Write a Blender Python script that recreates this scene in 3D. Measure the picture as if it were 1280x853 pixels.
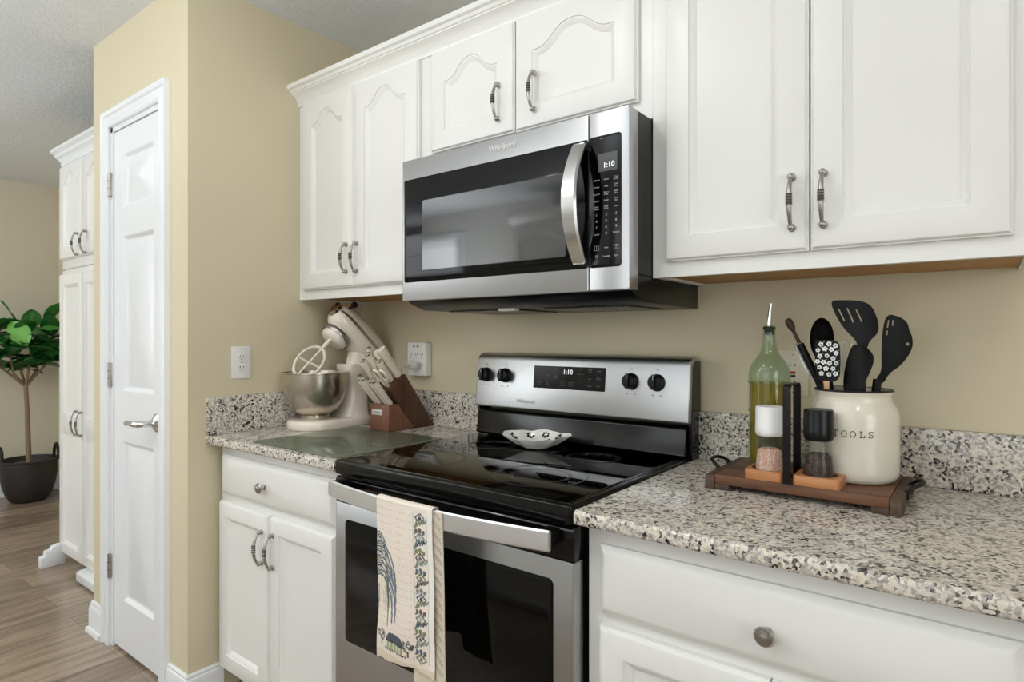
import bpy, bmesh, math, random
from mathutils import Vector, Matrix
PI = math.pi
SC = bpy.context.scene
COL = SC.collection
for o in list(bpy.data.objects): bpy.data.objects.remove(o)
random.seed(7)

# ------------------------------------------------------------------ camera, world, lights, exposure
cam_d = bpy.data.cameras.new('camera'); cam = bpy.data.objects.new('camera', cam_d); COL.objects.link(cam)
cam.location = (1.4059, -1.7075, 1.2487)
cam.rotation_euler = (PI/2, 0, math.radians(37.68))
cam_d.sensor_width = 36.0; cam_d.lens = 764.7/1280*36; cam_d.shift_y = -5.45/1280
cam_d.clip_start = 0.02; cam_d.clip_end = 60
SC.camera = cam
SC.view_settings.view_transform = 'Standard'; SC.view_settings.look = 'None'
SC.view_settings.exposure = -0.85; SC.view_settings.gamma = 1.0; SC.view_settings.use_curve_mapping = False
w = bpy.data.worlds.new('world'); SC.world = w; w.use_nodes = True
w.node_tree.nodes['Background'].inputs[0].default_value = (0.85, 0.93, 1.0, 1)
w.node_tree.nodes['Background'].inputs[1].default_value = 1.0
def area(name, loc, rot, sx, sy, power, col=(1, 1, 1)):
    d = bpy.data.lights.new(name, 'AREA'); d.shape = 'RECTANGLE'; d.size = sx; d.size_y = sy; d.energy = power; d.color = col
    o = bpy.data.objects.new(name, d); COL.objects.link(o); o.location = loc; o.rotation_euler = rot; return o
# fill added at unseen windows: behind the camera, dining end, right wall
area('kitchen_window_fill', (0.9, -3.52, 1.45), (PI/2, 0, 0), 1.9, 1.3, 4, (0.95, 0.98, 1.0))
area('daylight_dining_window', (-3.4, -3.52, 1.45), (PI/2, 0, 0), 1.5, 1.5, 26, (0.92, 0.97, 1.0))
area('side_window_fill', (3.17, -1.9, 1.5), (PI/2, 0, PI/2), 1.3, 1.3, 25, (0.95, 0.98, 1.0))
# upward fill lights added to brighten the ceiling, standing in for bounced flash
area('bounce_fill', (0.1, -2.3, 1.7), (PI, 0, 0), .5, .5, 60, (0.95, 0.985, 1.0))
area('bounce_fill_dining', (-2.4, -3.0, 1.5), (PI, 0, 0), .5, .5, 66, (0.92, 0.97, 1.0))
CANS = [(-1.34, -2.66, 4), (0.35, -1.25, 5), (-0.45, -1.9, 4), (1.75, -1.5, 4), (-3.2, -1.9, 4)]  # the can over the middle of the kitchen is added to brighten the left

# ------------------------------------------------------------------ materials
def lin(c):
    if isinstance(c, str): c = tuple(int(c[i:i+2], 16)/255 for i in (0, 2, 4))
    return tuple(x/12.92 if x <= .04045 else ((x+.055)/1.055)**2.4 for x in c)
class N:
    """small node helper"""
    def __init__(s, name):
        s.m = bpy.data.materials.new(name); s.m.use_nodes = True; s.t = s.m.node_tree; s.p = s.t.nodes['Principled BSDF']
    def n(s, typ, **kw):
        x = s.t.nodes.new(typ)
        for k, v in kw.items():
            if k.startswith('_'): x.inputs[k[1:]].default_value = v
            else: setattr(x, k, v)
        return x
    def l(s, a, b): s.t.links.new(a, b)
    def coord(s, scale=(1, 1, 1), rot=(0, 0, 0)):
        g = s.n('ShaderNodeNewGeometry'); mp = s.n('ShaderNodeMapping')
        tc = s.n('ShaderNodeTexCoord')
        mp.inputs['Scale'].default_value = scale; mp.inputs['Rotation'].default_value = rot
        s.l(tc.outputs['Object'], mp.inputs['Vector']); s.t.nodes.remove(g); return mp.outputs[0]
    def ramp(s, stops, interp='LINEAR'):
        r = s.n('ShaderNodeValToRGB'); e = r.color_ramp; e.interpolation = interp
        while len(e.elements) < len(stops): e.elements.new(0.5)
        for el, (p, c) in zip(e.elements, stops): el.position = p; el.color = (*lin(c), 1)
        return r
    def bump(s, h, strength, dist):
        b = s.n('ShaderNodeBump'); b.inputs['Strength'].default_value = strength; b.inputs['Distance'].default_value = dist
        s.l(h, b.inputs['Height']); s.l(b.outputs[0], s.p.inputs['Normal'])
    def set(s, color=None, rough=.5, metal=0, **kw):
        if color is not None: s.p.inputs['Base Color'].default_value = (*lin(color), 1)
        s.p.inputs['Roughness'].default_value = rough; s.p.inputs['Metallic'].default_value = metal
        for k, v in kw.items(): s.p.inputs[k.replace('_', ' ')].default_value = v
        return s.m
def plain(name, color, rough=.5, metal=0, noise=0.0, nscale=40, **kw):
    a = N(name); a.set(color, rough, metal, **kw)
    if noise:
        t = a.n('ShaderNodeTexNoise', _Scale=nscale, _Detail=3.0); a.l(a.coord(), t.inputs['Vector'])
        a.bump(t.outputs[0], noise, .002)
    return a.m
def steel(name, color, rough, axis, stretch=400, amt=.02, metal=1.0):
    a = N(name); a.set(color, rough, metal)
    sc = [stretch]*3; sc[axis] = 2.0
    t = a.n('ShaderNodeTexNoise', _Scale=6.0, _Detail=4.0); a.l(a.coord(tuple(sc)), t.inputs['Vector'])
    mr = a.n('ShaderNodeMapRange'); mr.inputs['To Min'].default_value = rough-amt; mr.inputs['To Max'].default_value = rough+amt
    a.l(t.outputs[0], mr.inputs['Value']); a.l(mr.outputs[0], a.p.inputs['Roughness'])
    return a.m
def wood(name, c0, c1, c2, axis, scale=9, rough=.5, stretch=.08):
    a = N(name); a.set(None, rough)
    sc = [1.0]*3; sc[axis] = stretch
    v = a.coord(tuple(sc))
    t = a.n('ShaderNodeTexNoise', _Scale=scale*4, _Detail=6.0, _Roughness=.65, _Distortion=.6); a.l(v, t.inputs['Vector'])
    r = a.ramp([(.3, c0), (.5, c1), (.72, c2)]); a.l(t.outputs[0], r.inputs[0]); a.l(r.outputs[0], a.p.inputs['Base Color'])
    a.bump(t.outputs[0], .15, .001)
    return a.m
def paint(name, color, rough=.6, tex=.12, scale=180):
    a = N(name); a.set(color, rough)
    t = a.n('ShaderNodeTexNoise', _Scale=scale, _Detail=2.0); a.l(a.coord(), t.inputs['Vector']); a.bump(t.outputs[0], tex, .001)
    return a.m
M = {}
M['wall'] = paint('wall_paint', 'dacfb1')
M['wall2'] = paint('far_wall_paint', 'dad2bd')
M['white'] = plain('cabinet_white', 'edece8', .32, noise=.02, nscale=25)
M['trim'] = plain('trim_white', 'eef0f2', .28)
M['underwood'] = wood('underside_wood', 'a06f38', 'b98646', 'c9985a', 0, 8, .5)
def make_ceiling():
    a = N('stomped_ceiling'); a.set('e4e6e8', .9)
    v = a.coord()
    t = a.n('ShaderNodeTexNoise', _Scale=16.0, _Detail=5.0, _Roughness=.6, _Distortion=2.2); a.l(v, t.inputs['Vector'])
    r = a.ramp([(.45, '000000'), (.52, 'ffffff'), (.58, '303030')]); a.l(t.outputs[0], r.inputs[0])
    a.bump(r.outputs[0], .38, .006); return a.m
M['ceiling'] = make_ceiling()
def make_floor():
    a = N('vinyl_plank_floor'); a.set(None, .22)
    v = a.coord((1, 1, 1), (0, 0, PI/2))
    b = a.n('ShaderNodeTexBrick', offset=.37, _Scale=1.0); b.inputs['Brick Width'].default_value = 1.2; b.inputs['Row Height'].default_value = .18
    b.inputs['Mortar Size'].default_value = .0012; b.inputs['Color1'].default_value = (.2, .2, .2, 1); b.inputs['Color2'].default_value = (.8, .8, .8, 1)
    b.inputs['Mortar'].default_value = (0, 0, 0, 1); a.l(v, b.inputs['Vector'])
    v2 = a.coord((6, .5, 6)); t = a.n('ShaderNodeTexNoise', _Scale=5.0, _Detail=8.0, _Roughness=.7, _Distortion=.5); a.l(v2, t.inputs['Vector'])
    ad = a.n('ShaderNodeMixRGB', blend_type='ADD'); ad.inputs[0].default_value = .35; a.l(t.outputs[0], ad.inputs[1]); a.l(b.outputs[0], ad.inputs[2])
    r = a.ramp([(.3, '5a4c42'), (.5, '7b6a5c'), (.68, '94826f'), (.85, 'ab9884')]); a.l(ad.outputs[0], r.inputs[0])
    a.l(r.outputs[0], a.p.inputs['Base Color']); a.bump(t.outputs[0], .08, .001); return a.m
M['floor'] = make_floor()
def make_granite():
    a = N('speckled_granite'); a.set(None, .16)
    v = a.coord()
    w1 = a.n('ShaderNodeTexNoise', _Scale=60.0, _Detail=2.0); a.l(v, w1.inputs['Vector'])
    ad = a.n('ShaderNodeMixRGB', blend_type='ADD'); ad.inputs[0].default_value = .012; a.l(v, ad.inputs[1]); a.l(w1.outputs['Color'], ad.inputs[2])
    n2 = a.n('ShaderNodeTexVoronoi', _Scale=190.0); a.l(ad.outputs[0], n2.inputs['Vector'])
    sp = a.n('ShaderNodeSeparateColor'); a.l(n2.outputs['Color'], sp.inputs[0])
    base = a.ramp([(0, '9a958f'), (.22, 'b2aca5'), (.5, 'd3cabc'), (1, 'e4dccc')]); a.l(sp.outputs[0], base.inputs[0])
    n3 = a.n('ShaderNodeTexNoise', _Scale=45.0, _Detail=3.0, _Roughness=.6); a.l(v, n3.inputs['Vector'])
    ms = a.n('ShaderNodeMath', operation='MULTIPLY_ADD'); a.l(n3.outputs[0], ms.inputs[0]); ms.inputs[1].default_value = 1.5; a.l(sp.outputs[1], ms.inputs[2])
    dk = a.ramp([(.0, '000000'), (.27, '000000'), (.33, '6c6c6c'), (.42, 'ffffff')]); 
    mr = a.n('ShaderNodeMath', operation='MULTIPLY'); mr.inputs[1].default_value = .4; a.l(ms.outputs[0], mr.inputs[0]); a.l(mr.outputs[0], dk.inputs[0])
    mx = a.n('ShaderNodeMixRGB'); a.l(dk.outputs[0], mx.inputs[0]); mx.inputs[1].default_value = (*lin('2a2829'), 1); a.l(base.outputs[0], mx.inputs[2])
    a.l(mx.outputs[0], a.p.inputs['Base Color']); return a.m
M['granite'] = make_granite()
M['steel'] = steel('brushed_steel', 'b6b7b8', .32, 0)
M['steelbar'] = steel('satin_steel_bar', 'e2e3e4', .44, 0)
M['steelv'] = steel('brushed_steel_upright', 'cfcfce', .24, 2)
M['bowlsteel'] = steel('spun_steel', 'cbc3b6', .24, 2, 60, .06)
M['nickel'] = plain('brushed_nickel', 'aeaba6', .3, 1)
M['chrome'] = plain('chrome', 'd8d8d8', .1, 1)
M['groove'] = plain('dark_groove', '4a4744', .45, .7)
M['blackgloss'] = plain('black_glass', '030303', .05, Specular_IOR_Level=.28)
M['cookglass'] = plain('cooktop_glass', '030303', .045, IOR=1.5)
M['blackenam'] = plain('black_enamel', '060606', .16, Specular_IOR_Level=.4)
M['blackmat'] = plain('black_plastic', '080808', .42, Specular_IOR_Level=.3)
M['blacksatin'] = plain('black_satin', '0a0a0b', .32, Specular_IOR_Level=.3)
M['screen'] = plain('oven_window_screen', '181818', .05, IOR=1.8)
M['darkgrey'] = plain('dark_grey_metal', '3a3a3b', .4, .6)
M['lcd'] = plain('lcd_panel', '4a4d4a', .2)
M['digits'] = plain('lit_digits', 'ffffff', .4, Emission_Color=(1, 1, 1, 1), Emission_Strength=1.2)
M['legend'] = plain('grey_legend', 'b9b9b7', .5)
M['legend_dim'] = plain('dim_legend', '6f6f6d', .5)
M['plate'] = plain('white_plastic', 'f0ede8', .3)
M['cream_enamel'] = plain('cream_enamel', 'f0e6d6', .16, Coat_Weight=.5)
M['beater'] = plain('white_coating', 'efe6d8', .35)
M['kblock'] = wood('walnut_block', '35200f', '4f301d', '5d3a25', 2, 9, .4)
M['kfront'] = wood('walnut_front', '5d3a2b', '784e3b', '865a45', 2, 9, .4)
M['khandle'] = plain('ivory_handle', 'e8dcc8', .3)
M['slot'] = plain('slot_dark', '120b08', .8)
M['traywood'] = wood('tray_wood', '3c2417', '64402a', '7b5237', 0, 9, .5)
M['trayend'] = wood('tray_endgrain', '3a2a20', '4d392c', '5b4637', 2, 8, .6)
M['holderwood'] = wood('acacia_wood', 'a4683a', 'b77a48', 'c48a58', 0, 9, .4)
M['iron'] = plain('black_iron', '0d0a09', .42, Specular_IOR_Level=.3)
M['jar'] = plain('cream_stoneware', 'e2dcca', .2, Coat_Weight=.4)
M['rimblack'] = plain('dark_rim', '1d1c20', .4)
M['ink'] = plain('black_ink', '1a1918', .6)
def glass(name, col, rough=.0, ior=1.45, diff=0.0, dcol=None, refl=.035):
    # clear pane: tinted see-through plus a Fresnel mirror, and a share of scattering for cloudy things
    a = N(name); t = a.t; t.nodes.remove(a.p); out = t.nodes['Material Output']
    tr = a.n('ShaderNodeBsdfTransparent'); tr.inputs[0].default_value = (*lin(col), 1)
    gl = a.n('ShaderNodeBsdfGlossy'); gl.inputs['Roughness'].default_value = max(rough, .02)
    lw = a.n('ShaderNodeLayerWeight'); lw.inputs['Blend'].default_value = .5
    pw = a.n('ShaderNodeMath', operation='POWER'); pw.inputs[1].default_value = 4.0; a.l(lw.outputs['Facing'], pw.inputs[0])
    fr = a.n('ShaderNodeMath', operation='MULTIPLY_ADD'); fr.inputs[1].default_value = .45; fr.inputs[2].default_value = refl; a.l(pw.outputs[0], fr.inputs[0])
    last = tr.outputs[0]
    if diff:
        d = a.n('ShaderNodeBsdfDiffuse'); d.inputs[0].default_value = (*lin(dcol or col), 1); m0 = a.n('ShaderNodeMixShader'); m0.inputs[0].default_value = diff
        a.l(last, m0.inputs[1]); a.l(d.outputs[0], m0.inputs[2]); last = m0.outputs[0]
    m = a.n('ShaderNodeMixShader'); a.l(fr.outputs[0], m.inputs[0]); a.l(last, m.inputs[1]); a.l(gl.outputs[0], m.inputs[2]); a.l(m.outputs[0], out.inputs['Surface'])
    return a.m
M['glass'] = glass('clear_glass', 'fafbfa', refl=.012)
M['greenglass'] = glass('green_glass', 'f1f8f0', diff=.008, dcol='cfe3cc')
M['oil'] = glass('olive_oil', 'dfc22e', .02, 1.2, diff=.3, dcol='c4a512', refl=.01)
M['boardglass'] = glass('green_tinted_glass', 'dfe6dc', .08, 1.4, diff=.34, dcol='8f9382')
M['whitecap'] = plain('white_cap', 'eeeeec', .35)
def speck(name, stops, scale, rough=.6):
    a = N(name); a.set(None, rough)
    t = a.n('ShaderNodeTexVoronoi', _Scale=scale); a.l(a.coord(), t.inputs['Vector'])
    r = a.ramp(stops); a.l(t.outputs['Color'], r.inputs[0]); a.l(r.outputs[0], a.p.inputs['Base Color'])
    a.bump(t.outputs['Distance'], .6, .003); return a.m
M['salt'] = speck('pink_salt', [(0, 'c98a72'), (.4, 'e0ac96'), (.7, 'ecc9b8'), (1, 'f6e6dc')], 330)
M['pepper'] = speck('peppercorns', [(0, '1c130f'), (.5, '3d2a22'), (.8, '5b4336'), (1, '7d6656')], 300)
M['soil'] = speck('moss_soil', [(0, '2c2622'), (.5, '4b413a'), (1, '7a6f66')], 60)
M['nylon'] = plain('black_nylon', '050505', .38, Specular_IOR_Level=.22)
M['browntip'] = plain('brown_bristle', '3b2118', .6)
M['palewood'] = wood('beech_wood', 'b98a5e', 'c89a6c', 'd6ad80', 2, 9, .5)
M['whiteprint'] = plain('white_print', 'eeeeec', .5)
M['china'] = plain('white_china', 'ebe8e2', .12, Coat_Weight=.6)
M['leaf'] = None
def make_leaf():
    a = N('fig_leaf'); a.set(None, .38)
    t = a.n('ShaderNodeTexNoise', _Scale=5.0, _Detail=3.0); a.l(a.coord(), t.inputs['Vector'])
    at = a.n('ShaderNodeAttribute', attribute_name='tone')
    r = a.ramp([(0, '123d18'), (.45, '1f5c25'), (.7, '3a8a35'), (1, '7dc65c')]); a.l(at.outputs['Fac'], r.inputs[0])
    a.l(r.outputs[0], a.p.inputs['Base Color']); a.bump(t.outputs[0], .2, .01); return a.m
M['leaf'] = make_leaf()
M['bark'] = wood('fig_bark', '6d5846', '8a7359', 'a08a70', 2, 10, .8)
def make_basket():
    a = N('dark_wicker'); a.set(None, .55)
    t = a.n('ShaderNodeTexBrick', _Scale=1.0, offset=.5); t.inputs['Brick Width'].default_value = .018; t.inputs['Row Height'].default_value = .009
    t.inputs['Mortar Size'].default_value = .0012; t.inputs['Color1'].default_value = (*lin('3c3330'), 1); t.inputs['Color2'].default_value = (*lin('2a2321'), 1)
    t.inputs['Mortar'].default_value = (*lin('0c0a0a'), 1)
    uv = a.n('ShaderNodeUVMap'); a.l(uv.outputs[0], t.inputs['Vector']); a.l(t.outputs[0], a.p.inputs['Base Color'])
    a.bump(t.outputs['Fac'], -1.0, .008); return a.m
M['basket'] = make_basket()
def make_towel():
    a = N('printed_cotton'); a.set(None, .9)
    at = a.n('ShaderNodeAttribute', attribute_name='print'); a.l(at.outputs['Color'], a.p.inputs['Base Color'])
    t = a.n('ShaderNodeTexVoronoi', _Scale=160.0); a.l(a.coord(), t.inputs['Vector']); a.bump(t.outputs['Distance'], .35, .002); return a.m
M['towel'] = make_towel()
M['lamp'] = plain('lamp_disc', 'ffffff', .5, Emission_Color=(1, .95, .86, 1), Emission_Strength=18)
M['clearplug'] = plain('translucent_plug', 'd9d6ce', .2)
M['red'] = plain('red_button', 'b5402f', .4)
M['sky'] = plain('bright_sky', 'ffffff', .5, Emission_Color=(.9, .96, 1, 1), Emission_Strength=2.0)

# ------------------------------------------------------------------ mesh helpers
class MB:
    def __init__(s): s.v = []; s.f = []; s.m = []
    def add(s, verts, faces, mi=0):
        b = len(s.v); s.v += [Vector(p) for p in verts]
        for f in faces: s.f.append([b+i for i in f]); s.m.append(mi)
    def frombm(s, bm, mi=0):
        bm.verts.index_update(); s.add([v.co.copy() for v in bm.verts], [[v.index for v in f.verts] for f in bm.faces], mi); bm.free()
    def box(s, x0, x1, y0, y1, z0, z1, mi=0, bev=0.0, seg=2):
        x0, x1 = min(x0, x1), max(x0, x1); y0, y1 = min(y0, y1), max(y0, y1); z0, z1 = min(z0, z1), max(z0, z1)
        V = [(x, y, z) for x in (x0, x1) for y in (y0, y1) for z in (z0, z1)]
        F = [(0, 1, 3, 2), (4, 6, 7, 5), (0, 4, 5, 1), (2, 3, 7, 6), (0, 2, 6, 4), (1, 5, 7, 3)]
        if bev <= 0: s.add(V, F, mi); return s
        bm = bmesh.new(); vs = [bm.verts.new(p) for p in V]
        for f in F: bm.faces.new([vs[i] for i in f])
        bmesh.ops.bevel(bm, geom=list(bm.edges), offset=min(bev, .49*min(x1-x0, y1-y0, z1-z0)), segments=seg, profile=.5, affect='EDGES')
        bmesh.ops.recalc_face_normals(bm, faces=bm.faces); s.frombm(bm, mi); return s
    def prism(s, poly, fn, a0, a1, mi=0, bev=0, seg=2):
        """poly: 2-D outline, fn(u,v,a)->xyz, extruded a0..a1"""
        bm = bmesh.new(); n = len(poly)
        A = [bm.verts.new(fn(u, v, a0)) for u, v in poly]; B = [bm.verts.new(fn(u, v, a1)) for u, v in poly]
        fa = bm.faces.new(A); fb = bm.faces.new(B[::-1])
        for i in range(n): bm.faces.new((A[i], B[i], B[(i+1) % n], A[(i+1) % n]))
        bmesh.ops.recalc_face_normals(bm, faces=bm.faces)
        if bev:
            es = [e for e in bm.edges if e.calc_face_angle(0) > .5]
            bmesh.ops.bevel(bm, geom=es, offset=bev, segments=seg, profile=.5, affect='EDGES')
        bmesh.ops.triangulate(bm, faces=[f for f in bm.faces if len(f.verts) > 4])
        s.frombm(bm, mi); return s
    def loops(s, L, closed=True, cap0=False, cap1=False, mi=0):
        b = len(s.v); n = len(L[0])
        for lp in L: s.v += [Vector(p) for p in lp]
        for k in range(len(L)-1):
            for i in range(n if closed else n-1):
                j = (i+1) % n; s.f.append([b+k*n+i, b+k*n+j, b+(k+1)*n+j, b+(k+1)*n+i]); s.m.append(mi)
        if cap0: s.f.append([b+i for i in range(n)][::-1]); s.m.append(mi)
        if cap1: s.f.append([b+(len(L)-1)*n+i for i in range(n)]); s.m.append(mi)
        return s
    def lathe(s, prof, c=(0, 0, 0), axis=(0, 0, 1), seg=32, mi=0, cap=True, sx=1, sy=1):
        q = Vector((0, 0, 1)).rotation_difference(Vector(axis).normalized()); c = Vector(c)
        L = [[c + q @ Vector((r*sx*math.cos(2*PI*i/seg), r*sy*math.sin(2*PI*i/seg), z)) for i in range(seg)] for r, z in prof]
        s.loops(L, True, cap and prof[0][0] > 1e-5, cap and prof[-1][0] > 1e-5, mi); return s
    def tube(s, path, r, seg=10, mi=0, cap=True, closed=False, flat=None):
        P = [Vector(p) for p in path]; n = len(P)
        R = r if isinstance(r, (list, tuple)) else [r]*n
        T = []
        for i in range(n):
            a = P[(i-1) % n] if closed or i > 0 else P[i]; b = P[(i+1) % n] if closed or i < n-1 else P[i]
            T.append((b-a).normalized())
        up = Vector((0, 0, 1)) if abs(T[0].z) < .9 else Vector((0, 1, 0))
        if flat is not None: up = Vector(flat[0])
        u = (up - T[0]*up.dot(T[0])).normalized(); L = []
        for i in range(n):
            if i: 
                q = T[i-1].rotation_difference(T[i]); u = q @ u; u = (u-T[i]*u.dot(T[i])).normalized()
            v = T[i].cross(u); ru = R[i]*(flat[1] if flat else 1)
            L.append([P[i]+u*ru*math.cos(2*PI*k/seg)+v*R[i]*math.sin(2*PI*k/seg) for k in range(seg)])
        if closed: L.append(L[0])
        s.loops(L, True, cap and not closed, cap and not closed, mi); return s
    def sphere(s, c, r, mi=0, sc=(1, 1, 1), seg=16, rings=10):
        pr = [(max(1e-6, math.sin(PI*i/rings)), -math.cos(PI*i/rings)) for i in range(rings+1)]
        L = [[Vector(c)+Vector((a*r*sc[0]*math.cos(2*PI*k/seg), a*r*sc[1]*math.sin(2*PI*k/seg), z*r*sc[2])) for k in range(seg)] for a, z in pr]
        s.loops(L, True, False, False, mi); return s
    def xform(s, mat, start=0):
        for i in range(start, len(s.v)): s.v[i] = mat @ s.v[i]
        return s
    def build(s, name, mats, parent=None, world=True, angle=35, weld=True):
        me = bpy.data.meshes.new(name)
        V = s.v
        if parent is not None and world:
            inv = root_matrix(parent).inverted(); V = [inv @ p for p in V]
        me.from_pydata([tuple(p) for p in V], [], s.f)
        if not isinstance(mats, (list, tuple)): mats = [mats]
        for m in mats: me.materials.append(m)
        for p, mi in zip(me.polygons, s.m): p.material_index = mi; p.use_smooth = True
        bm = bmesh.new(); bm.from_mesh(me)
        if weld: bmesh.ops.remove_doubles(bm, verts=bm.verts, dist=1e-6)
        bmesh.ops.recalc_face_normals(bm, faces=bm.faces); bm.to_mesh(me); bm.free()
        me.set_sharp_from_angle(angle=math.radians(angle))
        o = bpy.data.objects.new(name, me); COL.objects.link(o)
        if parent is not None: o.parent = parent
        return o
def root_matrix(o):
    m = Matrix.Identity(4)
    while o is not None: m = o.matrix_basis @ m; o = o.parent
    return m
def tag(o, label, cat, group=None, kind=None):
    o['label'] = label; o['category'] = cat
    if group: o['group'] = group
    if kind: o['kind'] = kind
    return o
def thing(name, label, cat, loc=(0, 0, 0), rz=0, group=None):
    o = bpy.data.objects.new(name, None); COL.objects.link(o); o.location = loc; o.rotation_euler = (0, 0, rz); o.empty_display_size = .05
    return tag(o, label, cat, group)
def struct(o): o['kind'] = 'structure'; return o
def box(name, d, mat, parent=None, bev=.002, **k): return MB().box(*d, bev=bev).build(name, mat, parent, **k)
def arc(cx, cy, r, a0, a1, n): return [(cx+r*math.cos(a0+(a1-a0)*i/n), cy+r*math.sin(a0+(a1-a0)*i/n)) for i in range(n+1)]
def rrect(x0, x1, z0, z1, r, n=5):
    return arc(x1-r, z1-r, r, 0, PI/2, n)+arc(x0+r, z1-r, r, PI/2, PI, n)+arc(x0+r, z0+r, r, PI, 1.5*PI, n)+arc(x1-r, z0+r, r, 1.5*PI, 2*PI, n)
def text_mb(txt, size, fn, extr=.0003, align='CENTER', mi=0, mb=None):
    """lettering from the built-in font as a mesh; fn maps (u, v, depth) to the place"""
    cu = bpy.data.curves.new('lettering', 'FONT'); cu.body = txt; cu.size = size; cu.align_x = align; cu.align_y = 'CENTER'; cu.extrude = extr; cu.resolution_u = 3
    o = bpy.data.objects.new('lettering', cu); COL.objects.link(o)
    dg = bpy.context.evaluated_depsgraph_get(); me = bpy.data.meshes.new_from_object(o.evaluated_get(dg))
    mb = mb or MB(); mb.add([fn(*v.co) for v in me.vertices], [list(p.vertices) for p in me.polygons], mi)
    bpy.data.objects.remove(o); bpy.data.curves.remove(cu); bpy.data.meshes.remove(me); return mb

# ------------------------------------------------------------------ the setting
XL, YD, ZC = -0.7316, -0.738, 2.476       # closet side wall, closet front, ceiling height
XF, XR, YR = -4.65, 3.2, -3.6             # dining end wall, right wall, wall behind the camera
XC0 = -1.587                              # left end of the closet front
struct(box('floor', (XF-.1, XR+.1, YR-.1, .1, -.1, 0), M['floor'], bev=0))
struct(box('ceiling', (XF-.1, XR+.1, YR-.1, .1, ZC, ZC+.1), M['ceiling'], bev=0))
struct(box('wall_back', (XF-.1, XR+.1, 0, .1, 0, ZC), M['wall'], bev=0))
struct(box('wall_left', (XF-.1, XF, YR-.1, 0, 0, ZC), M['wall2'], bev=0))
def wall_with_hole(name, along, fixed0, fixed1, a0, a1, holes, mat, zt=ZC):
    mb = MB()
    def put(p0, p1, z0, z1):
        if p1-p0 < 1e-4 or z1-z0 < 1e-4: return
        if along == 'x': mb.box(p0, p1, fixed0, fixed1, z0, z1)
        else: mb.box(fixed0, fixed1, p0, p1, z0, z1)
    cur = a0
    for h0, h1, z0, z1 in sorted(holes):
        put(cur, h0, 0, zt); put(h0, h1, 0, z0); put(h0, h1, z1, zt); cur = h1
    put(cur, a1, 0, zt); return struct(mb.build(name, mat))
WIN = [(-.05, 1.85, .8, 2.1), (-4.15, -2.65, .7, 2.2)]
wall_with_hole('wall_rear', 'x', YR-.1, YR, XF, XR, WIN, plain('rear_wall_paint', 'dad9d4', .6))
wall_with_hole('wall_right', 'y', XR, XR+.1, YR, 0, [(-2.55, -1.25, .85, 2.15)], M['wall2'])
DX0, DX1, DZ = -1.396, -0.928, 2.092      # closet door opening
wall_with_hole('wall_closet_front', 'x', YD, YD+.115, XC0, XL, [(DX0, DX1, 0, DZ)], M['wall'])
struct(box('wall_closet_side', (XL-.115, XL, YD+.115, 0, 0, ZC), M['wall'], bev=0))
struct(box('wall_closet_end', (XC0, XC0+.115, YD+.115, 0, 0, ZC), M['wall'], bev=0))
def window(name, along, fixed, a0, a1, z0, z1, sgn):
    root = bpy.data.objects.new(name, None); COL.objects.link(root); struct(root)
    def bx(mb, p0, p1, q0, q1, zz0, zz1):
        if along == 'x': mb.box(p0, p1, q0, q1, zz0, zz1, bev=.004)
        else: mb.box(q0, q1, p0, p1, zz0, zz1, bev=.004)
    f = MB(); q0, q1 = sorted((fixed, fixed+sgn*.09)); c0, c1 = sorted((fixed-sgn*.018, fixed))
    for e in ((a0, a0+.05, z0, z1), (a1-.05, a1, z0, z1), (a0+.05, a1-.05, z0, z0+.05), (a0+.05, a1-.05, z1-.05, z1), (a0+.05, a1-.05, (z0+z1)/2-.02, (z0+z1)/2+.02)):
        bx(f, e[0], e[1], q0, q1, e[2], e[3])
    for e in ((a0-.07, a0, z0-.07, z1+.07), (a1, a1+.07, z0-.07, z1+.07), (a0, a1, z1, z1+.07), (a0, a1, z0-.07, z0)):
        bx(f, e[0], e[1], c0, c1, e[2], e[3])
    f.build('window_frame', M['trim'], root)
    p = MB(); bx(p, a0+.05, a1-.05, fixed+sgn*.04, fixed+sgn*.046, z0+.05, z1-.05); p.build('window_pane', M['sky'], root)
window('added_window_1', 'x', YR, *WIN[0], -1); window('window_2', 'x', YR, *WIN[1], -1); window('added_window_3', 'y', XR, -2.55, -1.25, .85, 2.15, 1)  # kitchen and side windows added out of view, with glowing panes, for light

# casing round the closet door, with its moulded profile
PROF = [(0, 0), (0, .012), (.006, .016), (.018, .016), (.022, .013), (.05, .011), (.056, .018), (.066, .020), (.076, .018), (.08, 0)]   # (across, out)
def casing():
    mb = MB(); k = .82
    L = []
    for path in (0, 1, 2, 3):
        kk = .068/.08 if path < 2 else .060/.08
        lp = []
        for a, out in PROF:
            b_ = a*.072/.08; a *= kk
            x, z = [(DX0-a, 0), (DX0-a, DZ+b_), (DX1+a, DZ+b_), (DX1+a, 0)][path]; lp.append((x, YD-out, z))
        L.append(lp)
    mb.loops(L, True, True, True)
    # jamb lining
    mb.box(DX0-.002, DX0+.018, YD-.001, YD+.116, 0, DZ); mb.box(DX1-.018, DX1+.002, YD-.001, YD+.116, 0, DZ); mb.box(DX0, DX1, YD-.001, YD+.116, DZ-.018, DZ+.002)
    return struct(mb.build('trim_1', M['trim'], angle=25))
casing()
BASEP = [(0, 0), (.024, 0), (.024, .012), (.021, .02), (.014, .022), (.014, .095), (.011, .108), (.008, .112), (.008, .122), (.004, .13), (0, .13)]   # (out, z)
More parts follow.
